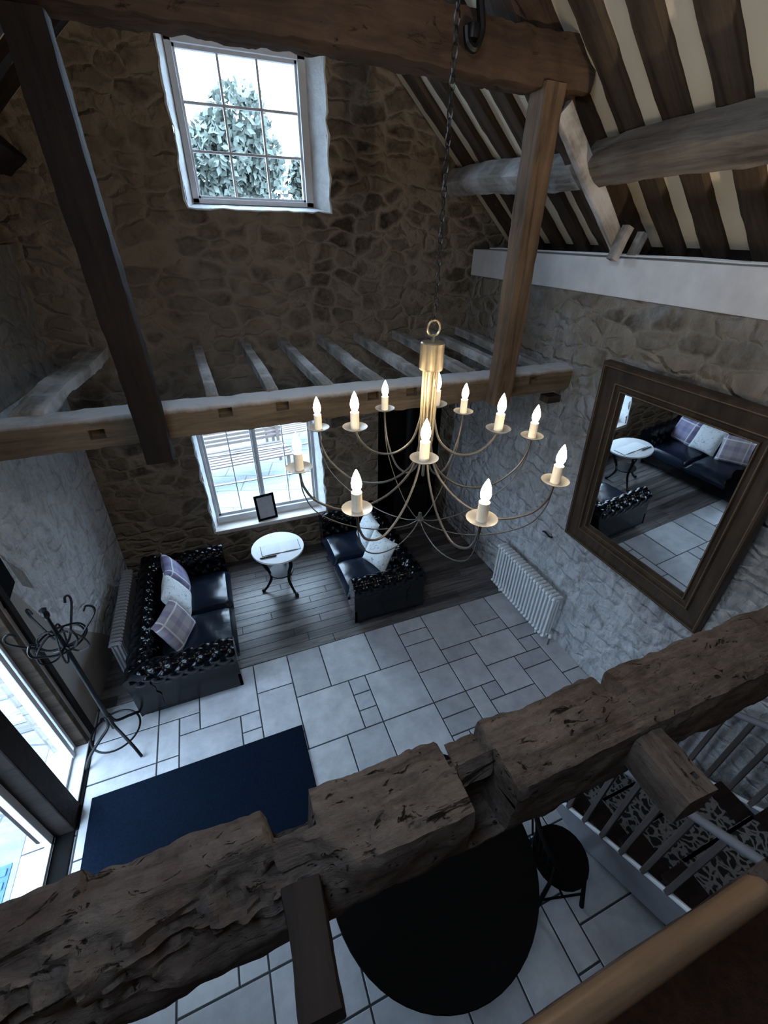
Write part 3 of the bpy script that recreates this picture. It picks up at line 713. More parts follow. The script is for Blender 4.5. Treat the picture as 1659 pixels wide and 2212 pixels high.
def lamp(ang, r, z, br, tier):
    c, s = math.cos(math.radians(ang)), math.sin(math.radians(ang))
    def q(rr, zz): return (rr*S*c, rr*S*s, lz(zz))
    bm = B()
    if tier == 0:
        tube(bm, cr([q(.006, .83), q(.008, .80), q(.020, .772), q(.050, .748), q(.090, .741), q(.122, .757), q(.136, .778), q(r, z-.002)], 6), .0058, 6)
        arm = link('arm', bm, M['iron_grey'], ch, smooth=True)
        bm = B(); tube(bm, cr([q(.003, .708), q(.020, .703), q(.055, .706), q(.095, .722), q(.125, .745), q(.137, .770), q(r, z-.006)], 6), .0030, 5)
        link('arm_wire', bm, M['iron_grey'], arm, smooth=True)
    else:
        tube(bm, cr([q(.006, .85), q(.008, .835), q(.016, .812), q(.035, .798), q(.056, .800), q(.070, .812), q(r, z-.002)], 6), .0058, 6)
        arm = link('arm', bm, M['iron_grey'], ch, smooth=True)
    p = Vector(q(r, z))
    bm = B(); lathe(bm, [(0, -.010), (.012, -.012), (.040, -.002), (.056, .008), (.058, .011), (.054, .0095), (.036, .003), (0, .0)], 24, p); link('drip_dish', bm, M['dish'], arm, smooth=True)
    bm = B(); lathe(bm, [(0, 0), (.020, 0), (.020, .078), (.015, .08), (0, .08)], 18, p); link('candle_sleeve', bm, M['candle'], arm, smooth=False)
    bm = B(); lathe(bm, [(0, .078), (.012, .08), (.013, .088), (.018, .100), (.0195, .115), (.016, .135), (.009, .155), (.003, .168), (0, .172)], 16, p); link('bulb', bm, M['bulb_bright' if br else 'bulb_dim'], arm, smooth=True)
for i, a in enumerate(low): lamp(a, .139, .800, bright[i], 0)
for i, a in enumerate(upr): lamp(a, .0765, .827, (1, 1, 0, 0)[i], 1)

# ------------------------------------------------------------------ radiators
def radiator(name, x, y0, y1, z0, h, n, depth, label, side, RM='rad'):
    r = empty(name, (x, (y0+y1)/2, 0), label=label, cat='radiator')
    L = (y1-y0)
    for i in range(n):
        y = -L/2+L*(i+.5)/n; bm = B()
        for dx in (-depth*.36, 0, depth*.36): tube(bm, [(dx, y, z0+.02), (dx, y, z0+h-.02)], .0125, 8)
        for zz in (z0+.02, z0+h-.02):
            pts = [(-depth/2, y, zz-.0), (-depth*.42, y, zz+(.018 if zz > .3 else -.018)), (0, y, zz+(.022 if zz > .3 else -.022)), (depth*.42, y, zz+(.018 if zz > .3 else -.018)), (depth/2, y, zz)]
            tube(bm, pts, .019, 8)
        link('section', bm, M[RM], r, smooth=True)
    bm = B()
    for zz in (z0+.03, z0+h-.03): tube(bm, [(0, -L/2, zz), (0, L/2, zz)], .016, 8)
    link('header_pipe', bm, M[RM], r, smooth=True)
    bm = B(); tube(bm, [(0, -L/2-.045, 0), (0, -L/2-.045, z0+.03), (0, -L/2, z0+.03)], .009, 8); link('pipe', bm, M['iron_grey'], r, smooth=True)
    bm = B(); lathe(bm, [(0, z0+.02), (.022, z0+.03), (.024, z0+.07), (.016, z0+.085), (0, z0+.088)], 14, (0, -L/2-.045, 0)); link('valve', bm, M['white_paint'], r, smooth=True)
    bm = B()
    for yy in (-L*.35, L*.35): box(bm, (-depth*.2, yy-.012, 0), (depth*.2, yy+.012, z0+.02), .003)
    link('foot', bm, M[RM], r)
    return r
radiator('column_radiator', .762*S, .592*S, .862*S, .10, .64, 20, .13, 'white column radiator on the floor against the right wall below the mirror', 1)
radiator('column_radiator', -.350*S, .86*S, 1.155*S, .10, .58, 24, .10, 'column radiator against the left wall behind the sofa, its shade painted in as grey', -1, 'rad_shade_tint')

# ------------------------------------------------------------------ mirror
def build_mirror():
    x_b, x_t = .797*S, .760*S; z0, z1 = .357*S, .795*S; y0, y1 = .290*S, .656*S
    H = math.hypot(x_b-x_t, z1-z0); tilt = math.atan2(x_b-x_t, z1-z0)
    W = y1-y0
    r = empty('wall_mirror', (x_b-.01, (y0+y1)/2, z0), label='large leaning mirror in a deep moulded dark wood frame on the right wall', cat='mirror')
    r.rotation_euler = (0, -tilt, 0)
    # frame profile (inwards distance w, depth d towards room)
    prof = [(0, 0), (0, .07), (.012, .082), (.025, .082), (.03, .072), (.042, .072), (.048, .060), (.14, .046), (.152, .058), (.168, .058), (.178, .040), (.205, .034), (.212, .046), (.224, .046), (.232, .014), (.240, .014), (.240, 0)]
    bm = B(); loops = []
    for wv, dv in prof:
        loops.append([bm.verts.new((-dv, sy*(W/2-wv), zz)) for sy, zz in ((-1, wv), (1, wv), (1, H-wv), (-1, H-wv))])
    for a, b in zip(loops, loops[1:]):
        for k in range(4): bm.faces.new((a[k], a[(k+1) % 4], b[(k+1) % 4], b[k]))
    mf = link('frame', bm, M['frame_wood'], r)
    for w0, w1, d0 in ((.026, .031, .083), (.158, .163, .0595), (.216, .221, .0475)):
        bm = B(); lp = []
        for wv, dv in ((w0, d0-.004), (w0, d0), (w1, d0), (w1, d0-.004)):
            lp.append([bm.verts.new((-dv, sy*(W/2-wv), zz)) for sy, zz in ((-1, wv), (1, wv), (1, H-wv), (-1, H-wv))])
        for a, b in zip(lp, lp[1:]):
            for k in range(4): bm.faces.new((a[k], a[(k+1) % 4], b[(k+1) % 4], b[k]))
        link('gilt_bead', bm, M['gilt'], mf)
    bm = B(); box(bm, (-.012, -W/2+.225, .225), (-.008, W/2-.225, H-.225)); link('mirror_glass', bm, M['mirror'], r)
    bm = B(); box(bm, (-.006, -W/2+.01, .01), (-.0, W/2-.01, H-.01)); link('backing', bm, M['oak_dark'], r)
build_mirror()

# ------------------------------------------------------------------ chesterfield sofas
def tuft_sheet(profile, L, along, n_u, amp=.024, cell=.155, lo=.30, hi=.93):
    """profile: list of 2D pts; sweep along length L. returns bm with tufting on the middle part"""
    pts = cr([(p[0], 0, p[1]) for p in profile], 7); N_ = len(pts)
    ln = [0]
    for a, b in zip(pts, pts[1:]): ln.append(ln[-1]+(b-a).length)
    T = ln[-1]; bm = B(); rows = []
    for i in range(n_u+1):
        u = L*i/n_u; row = []
        for j, p in enumerate(pts):
            t = (pts[min(j+1, N_-1)]-pts[max(j-1, 0)]).normalized(); nrm = Vector((-t.z, 0, t.x))
            f = ln[j]/T; k = max(0, min(1, (f-lo)/.04))*max(0, min(1, (hi-f)/.04))
            a = PI*(u+ln[j])/cell; b = PI*(u-ln[j])/cell
            d = (abs(math.sin(a))*abs(math.sin(b)))**.5
            q = p + nrm*(amp*(d-.55)*k)
            row.append(bm.verts.new((q.x, u-L/2, q.z) if along == 'y' else (u-L/2, q.x, q.z)))
        rows.append(row)
    for i in range(n_u):
        for j in range(N_-1): bm.faces.new((rows[i][j], rows[i+1][j], rows[i+1][j+1], rows[i][j+1]))
    for row in (rows[0], rows[-1]):
        try: bm.faces.new(row)
        except Exception: pass
    return bm
PROF = [(0.01, .10), (.01, .30), (.01, .48), (.0, .56), (-.005, .64), (.05, .715), (.13, .73), (.20, .69), (.225, .62), (.21, .54), (.23, .45), (.25, .36), (.25, .20)]
def sofa(loc, rz, label, L=1.93, D=.98):
    r = empty('chesterfield_sofa', loc, rz, label, 'sofa')
    link('back', tuft_sheet(PROF, L, 'y', 120), M['leather'], r, smooth=True)
    for s in (-1, 1):
        bm = tuft_sheet(PROF, D-.06, 'x', 70)
        for v in bm.verts:
            x, y, z = v.co; v.co = Vector((x+D/2+.02, s*(L/2-y), z))
        # rounded scroll front edge
        link('arm', bm, M['leather'], r, smooth=True)
        bm = B()
        ring = [Vector((D-.012+.0, s*(L/2-p.x), p.z)) for p in cr([(q[0], 0, q[1]) for q in PROF], 5)]
        f1 = [bm.verts.new(v) for v in ring]; f2 = [bm.verts.new(v-Vector((.03, 0, 0))) for v in ring]
        bm.faces.new(f1)
        for k in range(len(ring)-1): bm.faces.new((f1[k], f1[k+1], f2[k+1], f2[k]))
        link('arm_front', bm, M['leather'], r, smooth=False)
    bm = B(); box(bm, (.04, -L/2+.06, .09), (D-.04, L/2-.06, .30), .02); link('seat_base', bm, M['leather'], r)
    for k in (0, 1):
        a = -L/2+.24; b = L/2-.24; w_ = (b-a)/2; y0 = a+k*w_; bm = B(); n = 16
        g = {}
        for i in range(n+1):
            for j in range(n+1):
                u = i/n*2-1; v = j/n*2-1
                e = (1-abs(u)**5)*(1-abs(v)**5)
                zt = .36+.11*max(0, e)**.35+.006*noise.noise(Vector((u*3+k, v*4, 0)))+.004*math.sin(8*u+3*v)
                ex = .012*(1-e)
                g[i, j] = bm.verts.new((.22+(D-.21)*(u+1)/2, y0+.006+(w_-.012)*(v+1)/2, zt))
        for i in range(n):
            for j in range(n): bm.faces.new((g[i, j], g[i+1, j], g[i+1, j+1], g[i, j+1]))
        bot = {}
        edge = [(i, 0) for i in range(n)]+[(n, j) for j in range(n)]+[(i, n) for i in range(n, 0, -1)]+[(0, j) for j in range(n, 0, -1)]
        lowv = [bm.verts.new((g[e].co.x, g[e].co.y, .30)) for e in edge]
        for q in range(len(edge)):
            q2 = (q+1) % len(edge); bm.faces.new((g[edge[q]], g[edge[q2]], lowv[q2], lowv[q]))
        link('seat_cushion', bm, M['leather_seat'], r, smooth=True)
    for fx, fy in ((.08, -L/2+.1), (.08, L/2-.1), (D-.1, -L/2+.1), (D-.1, L/2-.1)):
        bm = B(); lathe(bm, [(0, 0), (.018, 0), (.034, .035), (.030, .07), (.036, .10), (0, .10)], 14, (fx, fy, 0)); link('foot', bm, M['black_wood'], r, smooth=True)
    return r
sofa((-.320*S, .966*S, 0), 0, 'black leather chesterfield sofa along the left wall with three cushions', D=1.04)
sofa((.478*S, 1.045*S, 0), PI, 'black leather chesterfield sofa right of the round table, back to the hearth', L=1.80)

def cushion(loc, rot, m, label, sz=.47, th=.075):
    bm = B(); n = 18; top = {}; bt = {}
    for i in range(n+1):
        for j in range(n+1):
            u = i/n*2-1; v = j/n*2-1
            pin = 1-.09*(1-abs(u)**2)*abs(v)**3; pin2 = 1-.09*(1-abs(v)**2)*abs(u)**3
            h = th*((1-u**4)*(1-v**4))**.6*(1+.12*noise.noise(Vector((u*2+loc[0]*5, v*2, 0))))
            x = u*sz/2*pin2; y = v*sz/2*pin
            top[i, j] = bm.verts.new((x, y, h+.002)); bt[i, j] = bm.verts.new((x, y, -h-.002))
    for i in range(n):
        for j in range(n):
            bm.faces.new((top[i, j], top[i+1, j], top[i+1, j+1], top[i, j+1])); bm.faces.new((bt[i, j], bt[i, j+1], bt[i+1, j+1], bt[i+1, j]))
    ed = [(i, 0) for i in range(n)]+[(n, j) for j in range(n)]+[(i, n) for i in range(n, 0, -1)]+[(0, j) for j in range(n, 0, -1)]
    for q in range(len(ed)):
        q2 = (q+1) % len(ed); bm.faces.new((top[ed[q]], top[ed[q2]], bt[ed[q2]], bt[ed[q]]))
    o = link('cushion', bm, m, smooth=True); o.location = loc; o.rotation_euler = rot; tag(o, label, 'cushion'); return o
def lean(d, yaw, s=1): return (0, math.radians(90-d)*s, math.radians(yaw))
cushion((-.302*S+.36, 1.095*S, .655), lean(25, 8), M['plaid_blue'], 'lilac-blue tartan cushion on the left sofa, farthest of its three')
cushion((-.302*S+.38, .995*S, .655), lean(28, 0), M['linen'], 'pale printed linen cushion in the middle of the left sofa')
cushion((-.302*S+.37, .885*S, .655), lean(25, -22), M['plaid_beige'], 'beige and lilac checked cushion on the left sofa, against its near arm')
cushion((.478*S-.38, 1.110*S, .655), lean(25, 0, -1), M['linen'], 'pale cushion on the right sofa, the farther of two')
cushion((.478*S-.40, .985*S, .655), lean(30, 20, -1), M['linen'], 'pale bluish cushion on the right sofa, against its near arm')

# ------------------------------------------------------------------ round pub table
TX, TY = .083*S, 1.095*S
t = empty('round_table', (TX, TY, 0), label='small round pale-topped table on black cast iron legs between the two sofas', cat='table')
bm = B(); lathe(bm, [(0, .705), (.325, .705), (.345, .712), (.35, .722), (.345, .733), (.33, .735), (0, .735)], 48); link('tabletop', bm, simple('pale_marble', (.55, .62, .70), .12, 0, .12, 5, coat=.3), t)
bm = B(); lathe(bm, [(.322, .7352), (.348, .7352), (.351, .722), (.349, .708), (.342, .705), (.322, .705)], 48); link('rim', bm, M['white_paint'], t)
for k in range(3):
    a = math.radians(-60+120*k); c, s = math.cos(a), math.sin(a)
    bm = B(); tube(bm, cr([(.05*c, .05*s, .70), (.20*c, .20*s, .64), (.235*c, .235*s, .54), (.17*c, .17*s, .36), (.15*c, .15*s, .22), (.22*c, .22*s, .08), (.27*c, .27*s, .03), (.30*c, .30*s, .015)], 6), [.018]*8+[.026]*10+[.020]*10+[.017]*8+[.026]*7, 8)
    link('leg', bm, M['black_iron'], t, smooth=True)
bm = B()
for k in range(3):
    a = math.radians(-60+120*k)
    for q in (-1, 1):
        tube(bm, cr([(.20*math.cos(a), .20*math.sin(a), .60), (.15*math.cos(a+q*.5), .15*math.sin(a+q*.5), .66), (.17*math.cos(a+q*1.0), .17*math.sin(a+q*1.0), .60)], 5), .010, 6)
lathe(bm, [(0, .54), (.09, .55), (.12, .58), (.09, .60), (0, .60)], 20)
link('ornament', bm, simple('gilt_iron', (.45, .42, .36), .35, .6), t, smooth=True)
bm = B(); lathe(bm, [(0, .30), (.165, .305), (.17, .315), (.165, .325), (0, .33)], 24); link('lower_shelf', bm, M['black_iron'], t, smooth=True)
# open book and pen
bk = empty('guest_book', (TX+.03, TY-.03, .7355), math.radians(0), 'open book with white pages lying on the round table', 'book')
for s in (-1, 1):
    bm = B(); n = 8
    rows = []
    for i in range(n+1):
        u = i/n; x = s*u*.25; z = .006+.016*math.sin(PI*min(1, u*1.1))*.6
        rows.append((bm.verts.new((x, -.11, z)), bm.verts.new((x, .11, z)), bm.verts.new((x, .11, .003)), bm.verts.new((x, -.11, .003))))
    for a, b in zip(rows, rows[1:]):
        for k in range(4): bm.faces.new((a[k], a[(k+1) % 4], b[(k+1) % 4], b[k]))
    bm.faces.new(rows[0]); bm.faces.new(rows[-1]); link('page_block', bm, M['paper'], bk, smooth=False)
bm = B(); box(bm, (-.256, -.115, 0), (.256, .115, .003)); link('cover', bm, M['slate_dark'], bk)
bm = B(); tube(bm, [(-.16, 0, .009), (-.15, 0, .009), (.04, .0, .009), (.06, 0, .009)], [.004, .009, .009, .002], 8)
o = link('pen', bm, M['black_iron'], smooth=True); o.location = (TX-.10, TY-.185, .7353); o.rotation_euler = (0, 0, math.radians(-2)); tag(o, 'thick black pen lying in front of the open book on the round table', 'pen')
# frame on the sill
fr_ = empty('photo_frame', (.082*S, 1.300*S, .1462*S), 0, 'black picture frame with a blank grey sheet standing on the lower window sill', 'picture frame'); fr_.rotation_euler = (math.radians(-14), 0, math.radians(8))
W_, H_ = .30, .40; bm = B()
for a, b in (((-W_/2, -.01, 0), (-W_/2+.035, .01, H_)), ((W_/2-.035, -.01, 0), (W_/2, .01, H_)), ((-W_/2, -.01, 0), (W_/2, .01, .035)), ((-W_/2, -.01, H_-.035), (W_/2, .01, H_))): box(bm, a, b, .002)
link('frame', bm, M['black_wood'], fr_)
bm = B(); box(bm, (-W_/2+.03, -.004, .03), (W_/2-.03, .004, H_-.03)); link('sheet', bm, simple('grey_sheet', (.45, .46, .50), .5), fr_)

# ------------------------------------------------------------------ coat stand
CS = Vector((-.366*S, .716*S, 0))
cs = empty('coat_stand', CS, 0, 'black wrought iron coat stand with curled hooks beside the glazed door', 'coat stand')
bm = B(); tube(bm, [(0, 0, .22), (0, 0, 1.45)], .021, 10); tube(bm, [(0, 0, 1.45), (0, 0, 1.78)], [.021, .012], 10); link('pole', bm, M['black_iron'], cs, smooth=True)
bm = B(); lathe(bm, [(0, 1.76), (.022, 1.77), (.030, 1.80), (.020, 1.83), (.028, 1.85), (0, 1.87)], 8); link('finial', bm, M['black_iron'], cs)
for k in range(6):
    a = math.radians(15+60*k); c, s = math.cos(a), math.sin(a); R_ = .285
    bm = B(); tube(bm, cr([(.02*c, .02*s, 1.42), (.10*c, .10*s, 1.44), (R_*.75*c, R_*.75*s, 1.56), (R_*c, R_*s, 1.65), (R_*1.02*c, R_*1.02*s, 1.71), (R_*.88*c, R_*.88*s, 1.74), (R_*.78*c, R_*.78*s, 1.70)], 6), .0095, 6); link('hook', bm, M['black_iron'], cs, smooth=True)
    a2 = a+.5; c, s = math.cos(a2), math.sin(a2)
    bm = B(); tube(bm, cr([(.02*c, .02*s, 1.40), (.10*c, .10*s, 1.36), (.19*c, .19*s, 1.42), (.17*c, .17*s, 1.53), (.07*c, .07*s, 1.60), (.02*c, .02*s, 1.58)], 6), .008, 6); link('scroll', bm, M['black_iron'], cs, smooth=True)
bm = B(); tube(bm, [(.165*math.cos(2*PI*k/32), .165*math.sin(2*PI*k/32), 1.50) for k in range(33)], .0085, 6); link('upper_ring', bm, M['black_iron'], cs, smooth=True)
for k in range(4):
    a = math.radians(38+90*k); c, s = math.cos(a), math.sin(a)
    bm = B(); tube(bm, cr([(.015*c, .015*s, .42), (.04*c, .04*s, .28), (.16*c, .16*s, .20), (.27*c, .27*s, .12), (.34*c, .34*s, .014)], 6), .014, 8); link('leg', bm, M['black_iron'], cs, smooth=True)
bm = B(); tube(bm, [(.215*math.cos(2*PI*k/40), .215*math.sin(2*PI*k/40), .16) for k in range(41)], .010, 6); link('umbrella_ring', bm, M['black_iron'], cs, smooth=True)

# door mat inside
bm = B(); box(bm, (-.408*S, .30*S, .001), (.037*S, .598*S, .013), .004); tag(link('entrance_mat', bm, M['mat_blue']), 'large dark navy entrance mat on the tiled floor', 'mat')

# ------------------------------------------------------------------ hearth stove
st = empty('wood_stove', P(.64, 1.34, 0), 0, 'black wood stove standing in the dark hearth recess', 'stove')
bm = B(); box(bm, (-.32, -.2, .12), (.32, .2, .74), .015); box(bm, (-.35, -.23, .74), (.35, .23, .77), .008); sb_ = link('body', bm, M['stove'], st)
bm = B(); box(bm, (-.24, -.215, .22), (.24, -.2, .64), .006); link('stove_door', bm, M['black_iron'], sb_)
bm = B(); tube(bm, [(0, .02, .77), (0, .02, 2.3)], .075, 20); link('flue', bm, M['stove'], st, smooth=True)
for fx in (-.26, .26):
    for fy in (-.14, .14):
        bm = B(); tube(bm, [(fx, fy, 0), (fx*.95, fy*.95, .13)], [.018, .03], 8); link('leg', bm, M['stove'], st, smooth=True)
bm = B(); box(bm, (-.06, 0, 0), (.06, .02, .34), .004); o = link('log_tool_set', bm, M['iron_grey']); o.location = P(.535, 1.27, 0); tag(o, 'grey metal fire tool plate at the left edge of the dark hearth', 'fire tool')

# ------------------------------------------------------------------ staircase at lower right
stx0, stx1 = .50, .76
sc_ = empty('staircase', P(.63, .25, 0), 0, 'staircase with grey painted strings and a patterned runner, lower right', 'staircase')
base = P(.63, .25, 0)
def L3(x, y, z): return P(x, y, z)-base
rise, run = .044, .0655
nst = 14
for k in range(nst):
    y = .25-run*k; z = rise*(k+1)
    bm = B(); box(bm, L3(stx0, y-run-.006, z-.008), L3(stx1, y+.004, z), .006); tr_ = link('tread', bm, M['oak_dark'], sc_)
    bm = B(); box(bm, L3(stx0, y-.006, z-rise), L3(stx1, y-.001, z-.008)); link('riser', bm, M['oak_dark'], sc_)
    bm = B(); box(bm, L3(.545, y-run, z+.0002), L3(.715, y+.0065, z+.0022), .003); box(bm, L3(.545, y+.0002, z-rise+.002), L3(.715, y+.0065, z+.0022), .002); link('runner', bm, M['runner'], tr_)
def strz(y): return .032+(.232-y)*.672
for x in (stx0-.006, stx1+.001):
    bm = B(); pts = [(.262, 0.0), (.262, .012), (-.58, strz(-.58)), (-.58, strz(-.58)-.075), (.17, 0.0)]
    a = [bm.verts.new(L3(x, p[0], p[1])) for p in pts]; b = [bm.verts.new(L3(x+.0055, p[0], p[1])) for p in pts]
    bm.faces.new(a); bm.faces.new(b[::-1])
    for k in range(5): bm.faces.new((a[k], a[(k+1) % 5], b[(k+1) % 5], b[k]))
    sg_ = link('string', bm, M['string'], sc_)
    bm = B(); tube(bm, [L3(x+.003, .262, .014), L3(x+.003, -.58, strz(-.58)+.002)], .018, 8); link('string_cap', bm, M['white_paint'], sg_, smooth=True)
    xh = x+.003
    def hz(y): return .282+(.171-y)*.62
    bm = B(); y1 = -.5; tube(bm, [L3(xh, .255, hz(.255)), L3(xh, y1, hz(y1))], .027, 10); link('handrail', bm, M['string'], sc_, smooth=True)
    yy = .212
    while yy > -.5:
        bm = B(); box(bm, L3(xh-.0042, yy-.0042, strz(yy)), L3(xh+.0042, yy+.0042, hz(yy)), .004); link('baluster', bm, M['baluster'], sc_)
        yy -= .0345
    bm = B(); box(bm, L3(xh-.011, .25, 0), L3(xh+.011, .272, .26), .008); lathe(bm, [(0, 0), (.05, .01), (.055, .03), (.03, .05), (.045, .08), (.03, .11), (0, .12)], 14, L3(xh, .261, .26)); link('newel_post', bm, M['oak_dark'], sc_)

# gallery rail
gr = empty('gallery_rail', P(0, -.0015, .615), 0, 'light brown wooden rail crossing the lower right corner', 'handrail')
def G(x, y, z): return P(x, y, z)-P(0, -.0015, .615)
bm = B(); tube(bm, [G(-.30, -.002, .70), G(.0, -.002, .70), G(.226, -.0035, .70), G(.231, -.0035, .70)], [.030, .030, .030, .018], 14); link('rail', bm, M['stain_wood'], gr, smooth=True)
for x in (-.25, -.05, .215):
    bm = B(); box(bm, G(x-.006, -.0075, .615), G(x+.006, .0045, .694), .005); link('rail_post', bm, M['oak_dark'], gr)
beam('trimmer_beam', P(-.43, .0005, .600), P(.42, .0005, .600), .05, .17, M['oak_worm'], 'dark timber edge board below the light brown rail', 'beam', seed=77, low=.004, rough=.004)

ul = empty('added_uplighter', P(.775, -.02, .80), 0, 'bowl shaped uplighter added out of view on the right wall to light the ceiling', 'added lamp')  # unseen lamp, added to brighten the ceiling on the right slope
bm = B(); lathe(bm, [(.02, -.09), (.10, -.05), (.155, .02), (.165, .06), (.160, .06), (.148, .02), (.09, -.04), (.02, -.075)], 28); link('added_uplighter_bowl', bm, M['white_paint'], ul, smooth=True)
bm = B(); lathe(bm, [(0, -.02), (.025, -.01), (.035, .02), (.02, .05), (0, .055)], 14); link('bulb', bm, emit('added_uplighter_bulb', (1, .80, .56), 1500), ul, smooth=True)  # bulb of the added uplighter
bm = B(); box(bm, (.06, -.02, -.05), (.107, .02, .02), .004); link('bracket', bm, M['black_iron'], ul)  # bracket of the added uplighter
# ------------------------------------------------------------------ dark table and chairs under the gallery
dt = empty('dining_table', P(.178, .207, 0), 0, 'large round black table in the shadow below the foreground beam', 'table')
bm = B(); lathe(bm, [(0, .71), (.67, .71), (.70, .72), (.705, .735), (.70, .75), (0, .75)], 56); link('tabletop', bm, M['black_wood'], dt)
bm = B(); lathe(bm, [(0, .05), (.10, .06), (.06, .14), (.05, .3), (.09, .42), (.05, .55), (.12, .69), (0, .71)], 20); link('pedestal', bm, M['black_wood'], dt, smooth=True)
for k in range(4):
    a = PI/4+PI/2*k; bm = B(); tube(bm, cr([(.04*math.cos(a), .04*math.sin(a), .16), (.2*math.cos(a), .2*math.sin(a), .12), (.38*math.cos(a), .38*math.sin(a), .02)], 5), .026, 8); link('leg', bm, M['black_wood'], dt, smooth=True)
def chair(loc, rz, label):
    r = empty('spindle_chair', loc, rz, label, 'chair')
    bm = B(); lathe(bm, [(0, .43), (.19, .43), (.205, .44), (.20, .46), (0, .455)], 24); link('seat', bm, M['black_wood'], r, smooth=True)
    for fx, fy in ((.13, .13), (.13, -.13), (-.13, .13), (-.13, -.13)):
        bm = B(); tube(bm, [(fx, fy, .44), (fx*1.5, fy*1.5, 0)], [.014, .018], 8); link('leg', bm, M['black_wood'], r, smooth=True)
    bm = B()
    for s in (-1, 1): tube(bm, [(-.17, s*.17, .2), (.17, s*.17, .2)], .009, 6)
    tube(bm, [(0, -.17, .2), (0, .17, .2)], .009, 6); link('stretcher', bm, M['black_wood'], r, smooth=True)
    for k in range(6):
        y = -.15+.06*k; bm = B(); tube(bm, [(-.15, y, .45), (-.24, y*1.15, .90)], .008, 6); link('spindle', bm, M['black_wood'], r, smooth=True)
    bm = B(); tube(bm, cr([(-.19, -.20, .88), (-.245, -.1, .92), (-.255, 0, .93), (-.245, .1, .92), (-.19, .20, .88)], 5), .020, 8); link('top_rail', bm, M['black_wood'], r, smooth=True)
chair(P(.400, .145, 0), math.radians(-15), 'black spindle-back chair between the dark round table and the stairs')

# ------------------------------------------------------------------ small things
# hook block hanging from above by the collar beam
hk = empty('pulley_hook', P(.385, .735, 1.19), 0, 'black iron pulley hook hanging in front of the collar beam', 'hook')
def K(x, z): return P(x, .735, z)-P(.385, .735, 1.19)
bm = B(); tube(bm, cr([K(.420, 1.40), K(.420, 1.30), K(.421, 1.265), K(.428, 1.235), K(.420, 1.217), K(.408, 1.222), K(.404, 1.236)], 6), [.020]*12+[.024]*19+[.020]*6, 8); link('hook_strap', bm, M['black_iron'], hk, smooth=True)
bm = B(); c = K(.415, 1.232); lathe(bm, [(0, -.03), (.035, -.03), (.04, 0), (.035, .03), (0, .03)], 14, c); link('pulley', bm, M['black_iron'], hk, smooth=True)
# cable tray on the band
ct = empty('cable_tray', P(.80, .2, .97), 0, 'thin metal cable tray running along the top of the white wall band', 'cable tray')
bm = B()
for dx, dz in ((-.02, .012), (.10, .014)): tube(bm, cr([(dx, (y-.2)*S, dz+.012*noise.noise(Vector((y*9, dx, 0)))) for y in [-.9+.1*k for k in range(22)]], 3), .006, 5)
for k in range(34): y = -.88+.063*k; tube(bm, [(-.02, (y-.2)*S, .010), (.10, (y-.2)*S, .012)], .0045, 5)
link('rails', bm, M['rad'], ct, smooth=True)
# black board on the left wall
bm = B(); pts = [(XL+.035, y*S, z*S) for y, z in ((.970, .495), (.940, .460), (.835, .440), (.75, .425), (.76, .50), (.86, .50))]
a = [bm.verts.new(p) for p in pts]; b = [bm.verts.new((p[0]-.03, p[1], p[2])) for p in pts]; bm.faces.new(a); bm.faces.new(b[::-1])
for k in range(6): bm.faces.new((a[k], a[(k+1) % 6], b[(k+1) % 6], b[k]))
tag(link('lintel_bracket', bm, M['dark_board']), 'black angular bracket on the left wall above the door', 'bracket')
# rusty hole bracket on right wall
bm = B(); tube(bm, cr([(XR-.05, .735*S, .30*S), (XR-.06, .725*S, .305*S), (XR-.05, .71*S, .30*S), (XR-.04, .70*S, .302*S)], 4), .012, 6); tag(link('wall_hook', bm, M['black_iron'], smooth=True), 'small dark iron fixing on the right wall between radiator and mirror', 'hook')

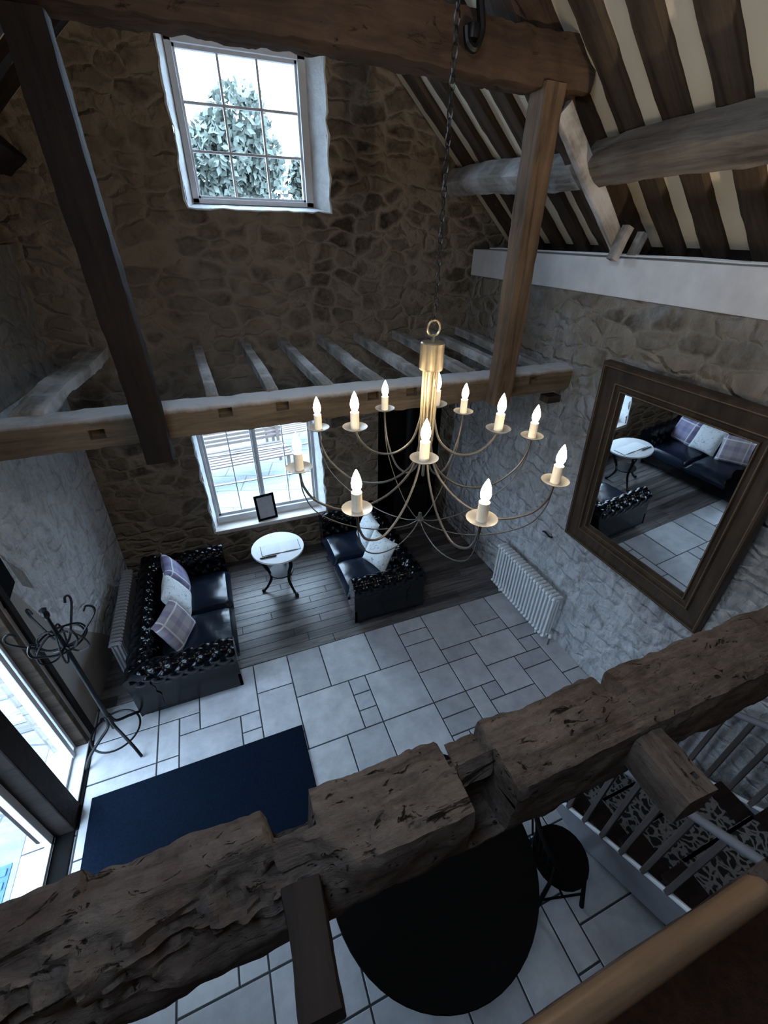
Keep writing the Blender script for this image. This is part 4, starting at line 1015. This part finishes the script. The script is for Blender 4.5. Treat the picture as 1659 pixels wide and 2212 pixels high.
# ------------------------------------------------------------------ outdoors
bm = B(); box(bm, (-30, -20, -.2), (XL-.35, 40, -.012)); box(bm, (XL-.35, YE+.42, -.2), (30, 40, -.012))
tag(link('floor', bm, M['paving']), kind='structure')
bm = B()
for k in range(9): box(bm, (-.70*S, (.335+.022*k)*S, -.015), (-.535*S, (.335+.022*k+.012)*S, .004), .004)
box(bm, (-.71*S, .33*S, -.02), (-.53*S, .53*S, -.006)); tag(link('ribbed_doormat', bm, M['outside_mat']), 'blue ribbed doormat on the paving outside the glazed door', 'doormat')
for k, (x, y) in enumerate(((.02, 1.95), (.45, 2.25))):
    g_ = empty('slatted_bench', P(x, y, 0), .1, ['slatted pale garden bench just outside the lower window', 'slatted pale garden bench farther out beyond the lower window'][k], 'bench')
    for q in range(7): bm = B(); box(bm, (-1.1, -.4+.12*q, .44), (1.1, -.32+.12*q, .47), .004); link('slat', bm, M['garden_wood'], g_)
    for q in range(5): bm = B(); box(bm, (-1.1, .42, .55+.09*q), (1.1, .45, .61+.09*q), .004); link('slat', bm, M['garden_wood'], g_)
    for sx in (-1, 1):
        bm = B(); box(bm, (sx*1.0-.03, -.38, 0), (sx*1.0+.03, -.32, .44)); box(bm, (sx*1.0-.03, .38, 0), (sx*1.0+.03, .44, 1.0)); link('leg', bm, M['garden_wood'], g_)
bm = B(); box(bm, (-8, 3.1*S, -.1), (12, 3.1*S+.3, 1.6)); tag(link('garden_wall', bm, M['garden_wall']), 'grey garden wall across the yard beyond the lower window', 'wall')
def tree(x, y, h, r, label, seed):
    rt = empty('tree', (x, y, 0), 0, label, 'tree'); rn = random.Random(seed)
    bm = B(); tube(bm, [(0, 0, -.1), (.1, 0, h*.35), (0, 0, h*.7)], [.22, .16, .06], 8)
    for k in range(10):
        a = rn.uniform(0, 6.28); tube(bm, [(0, 0, h*.3+k*.1), (r*.5*math.cos(a), r*.5*math.sin(a), h*.55+k*.12)], [.06, .015], 5)
    link('trunk', bm, M['bark'], rt, smooth=True)
    bm = B(); blobs = [(rn.uniform(-.6, .6)*r, rn.uniform(-.6, .6)*r, h*rn.uniform(.25, .88), r*rn.uniform(.35, .6)) for _ in range(16)]
    for bx, by, bz, br in blobs:
        for _ in range(520):
            d = Vector((rn.gauss(0, 1), rn.gauss(0, 1), rn.gauss(0, 1))).normalized()*br*rn.uniform(.6, 1.05); c = Vector((bx, by, bz))+d
            u = Vector((rn.gauss(0, 1), rn.gauss(0, 1), rn.gauss(0, 1))).normalized()*.13; v = u.orthogonal().normalized()*.10
            bm.faces.new([bm.verts.new(c+u), bm.verts.new(c+v), bm.verts.new(c-u), bm.verts.new(c-v)])
    pass
    link('foliage', bm, M['leaf'], rt)
tree(1.75, 17.0, 7.9, 1.5, 'tall bushy tree seen through the middle of the upper window', 1)
tree(4.9, 19.0, 7.2, 1.5, 'lower tree seen at the right of the upper window', 2)
tree(-.7, 19.5, 6.3, 1.7, 'low tree at the bottom left of the upper window', 3)
tree(8.3, 21, 6.2, 2.0, 'distant low tree right of the upper window', 4)
tree(2.6, 23.5, 6.9, 2.6, 'distant wide tree behind the taller trees', 5)
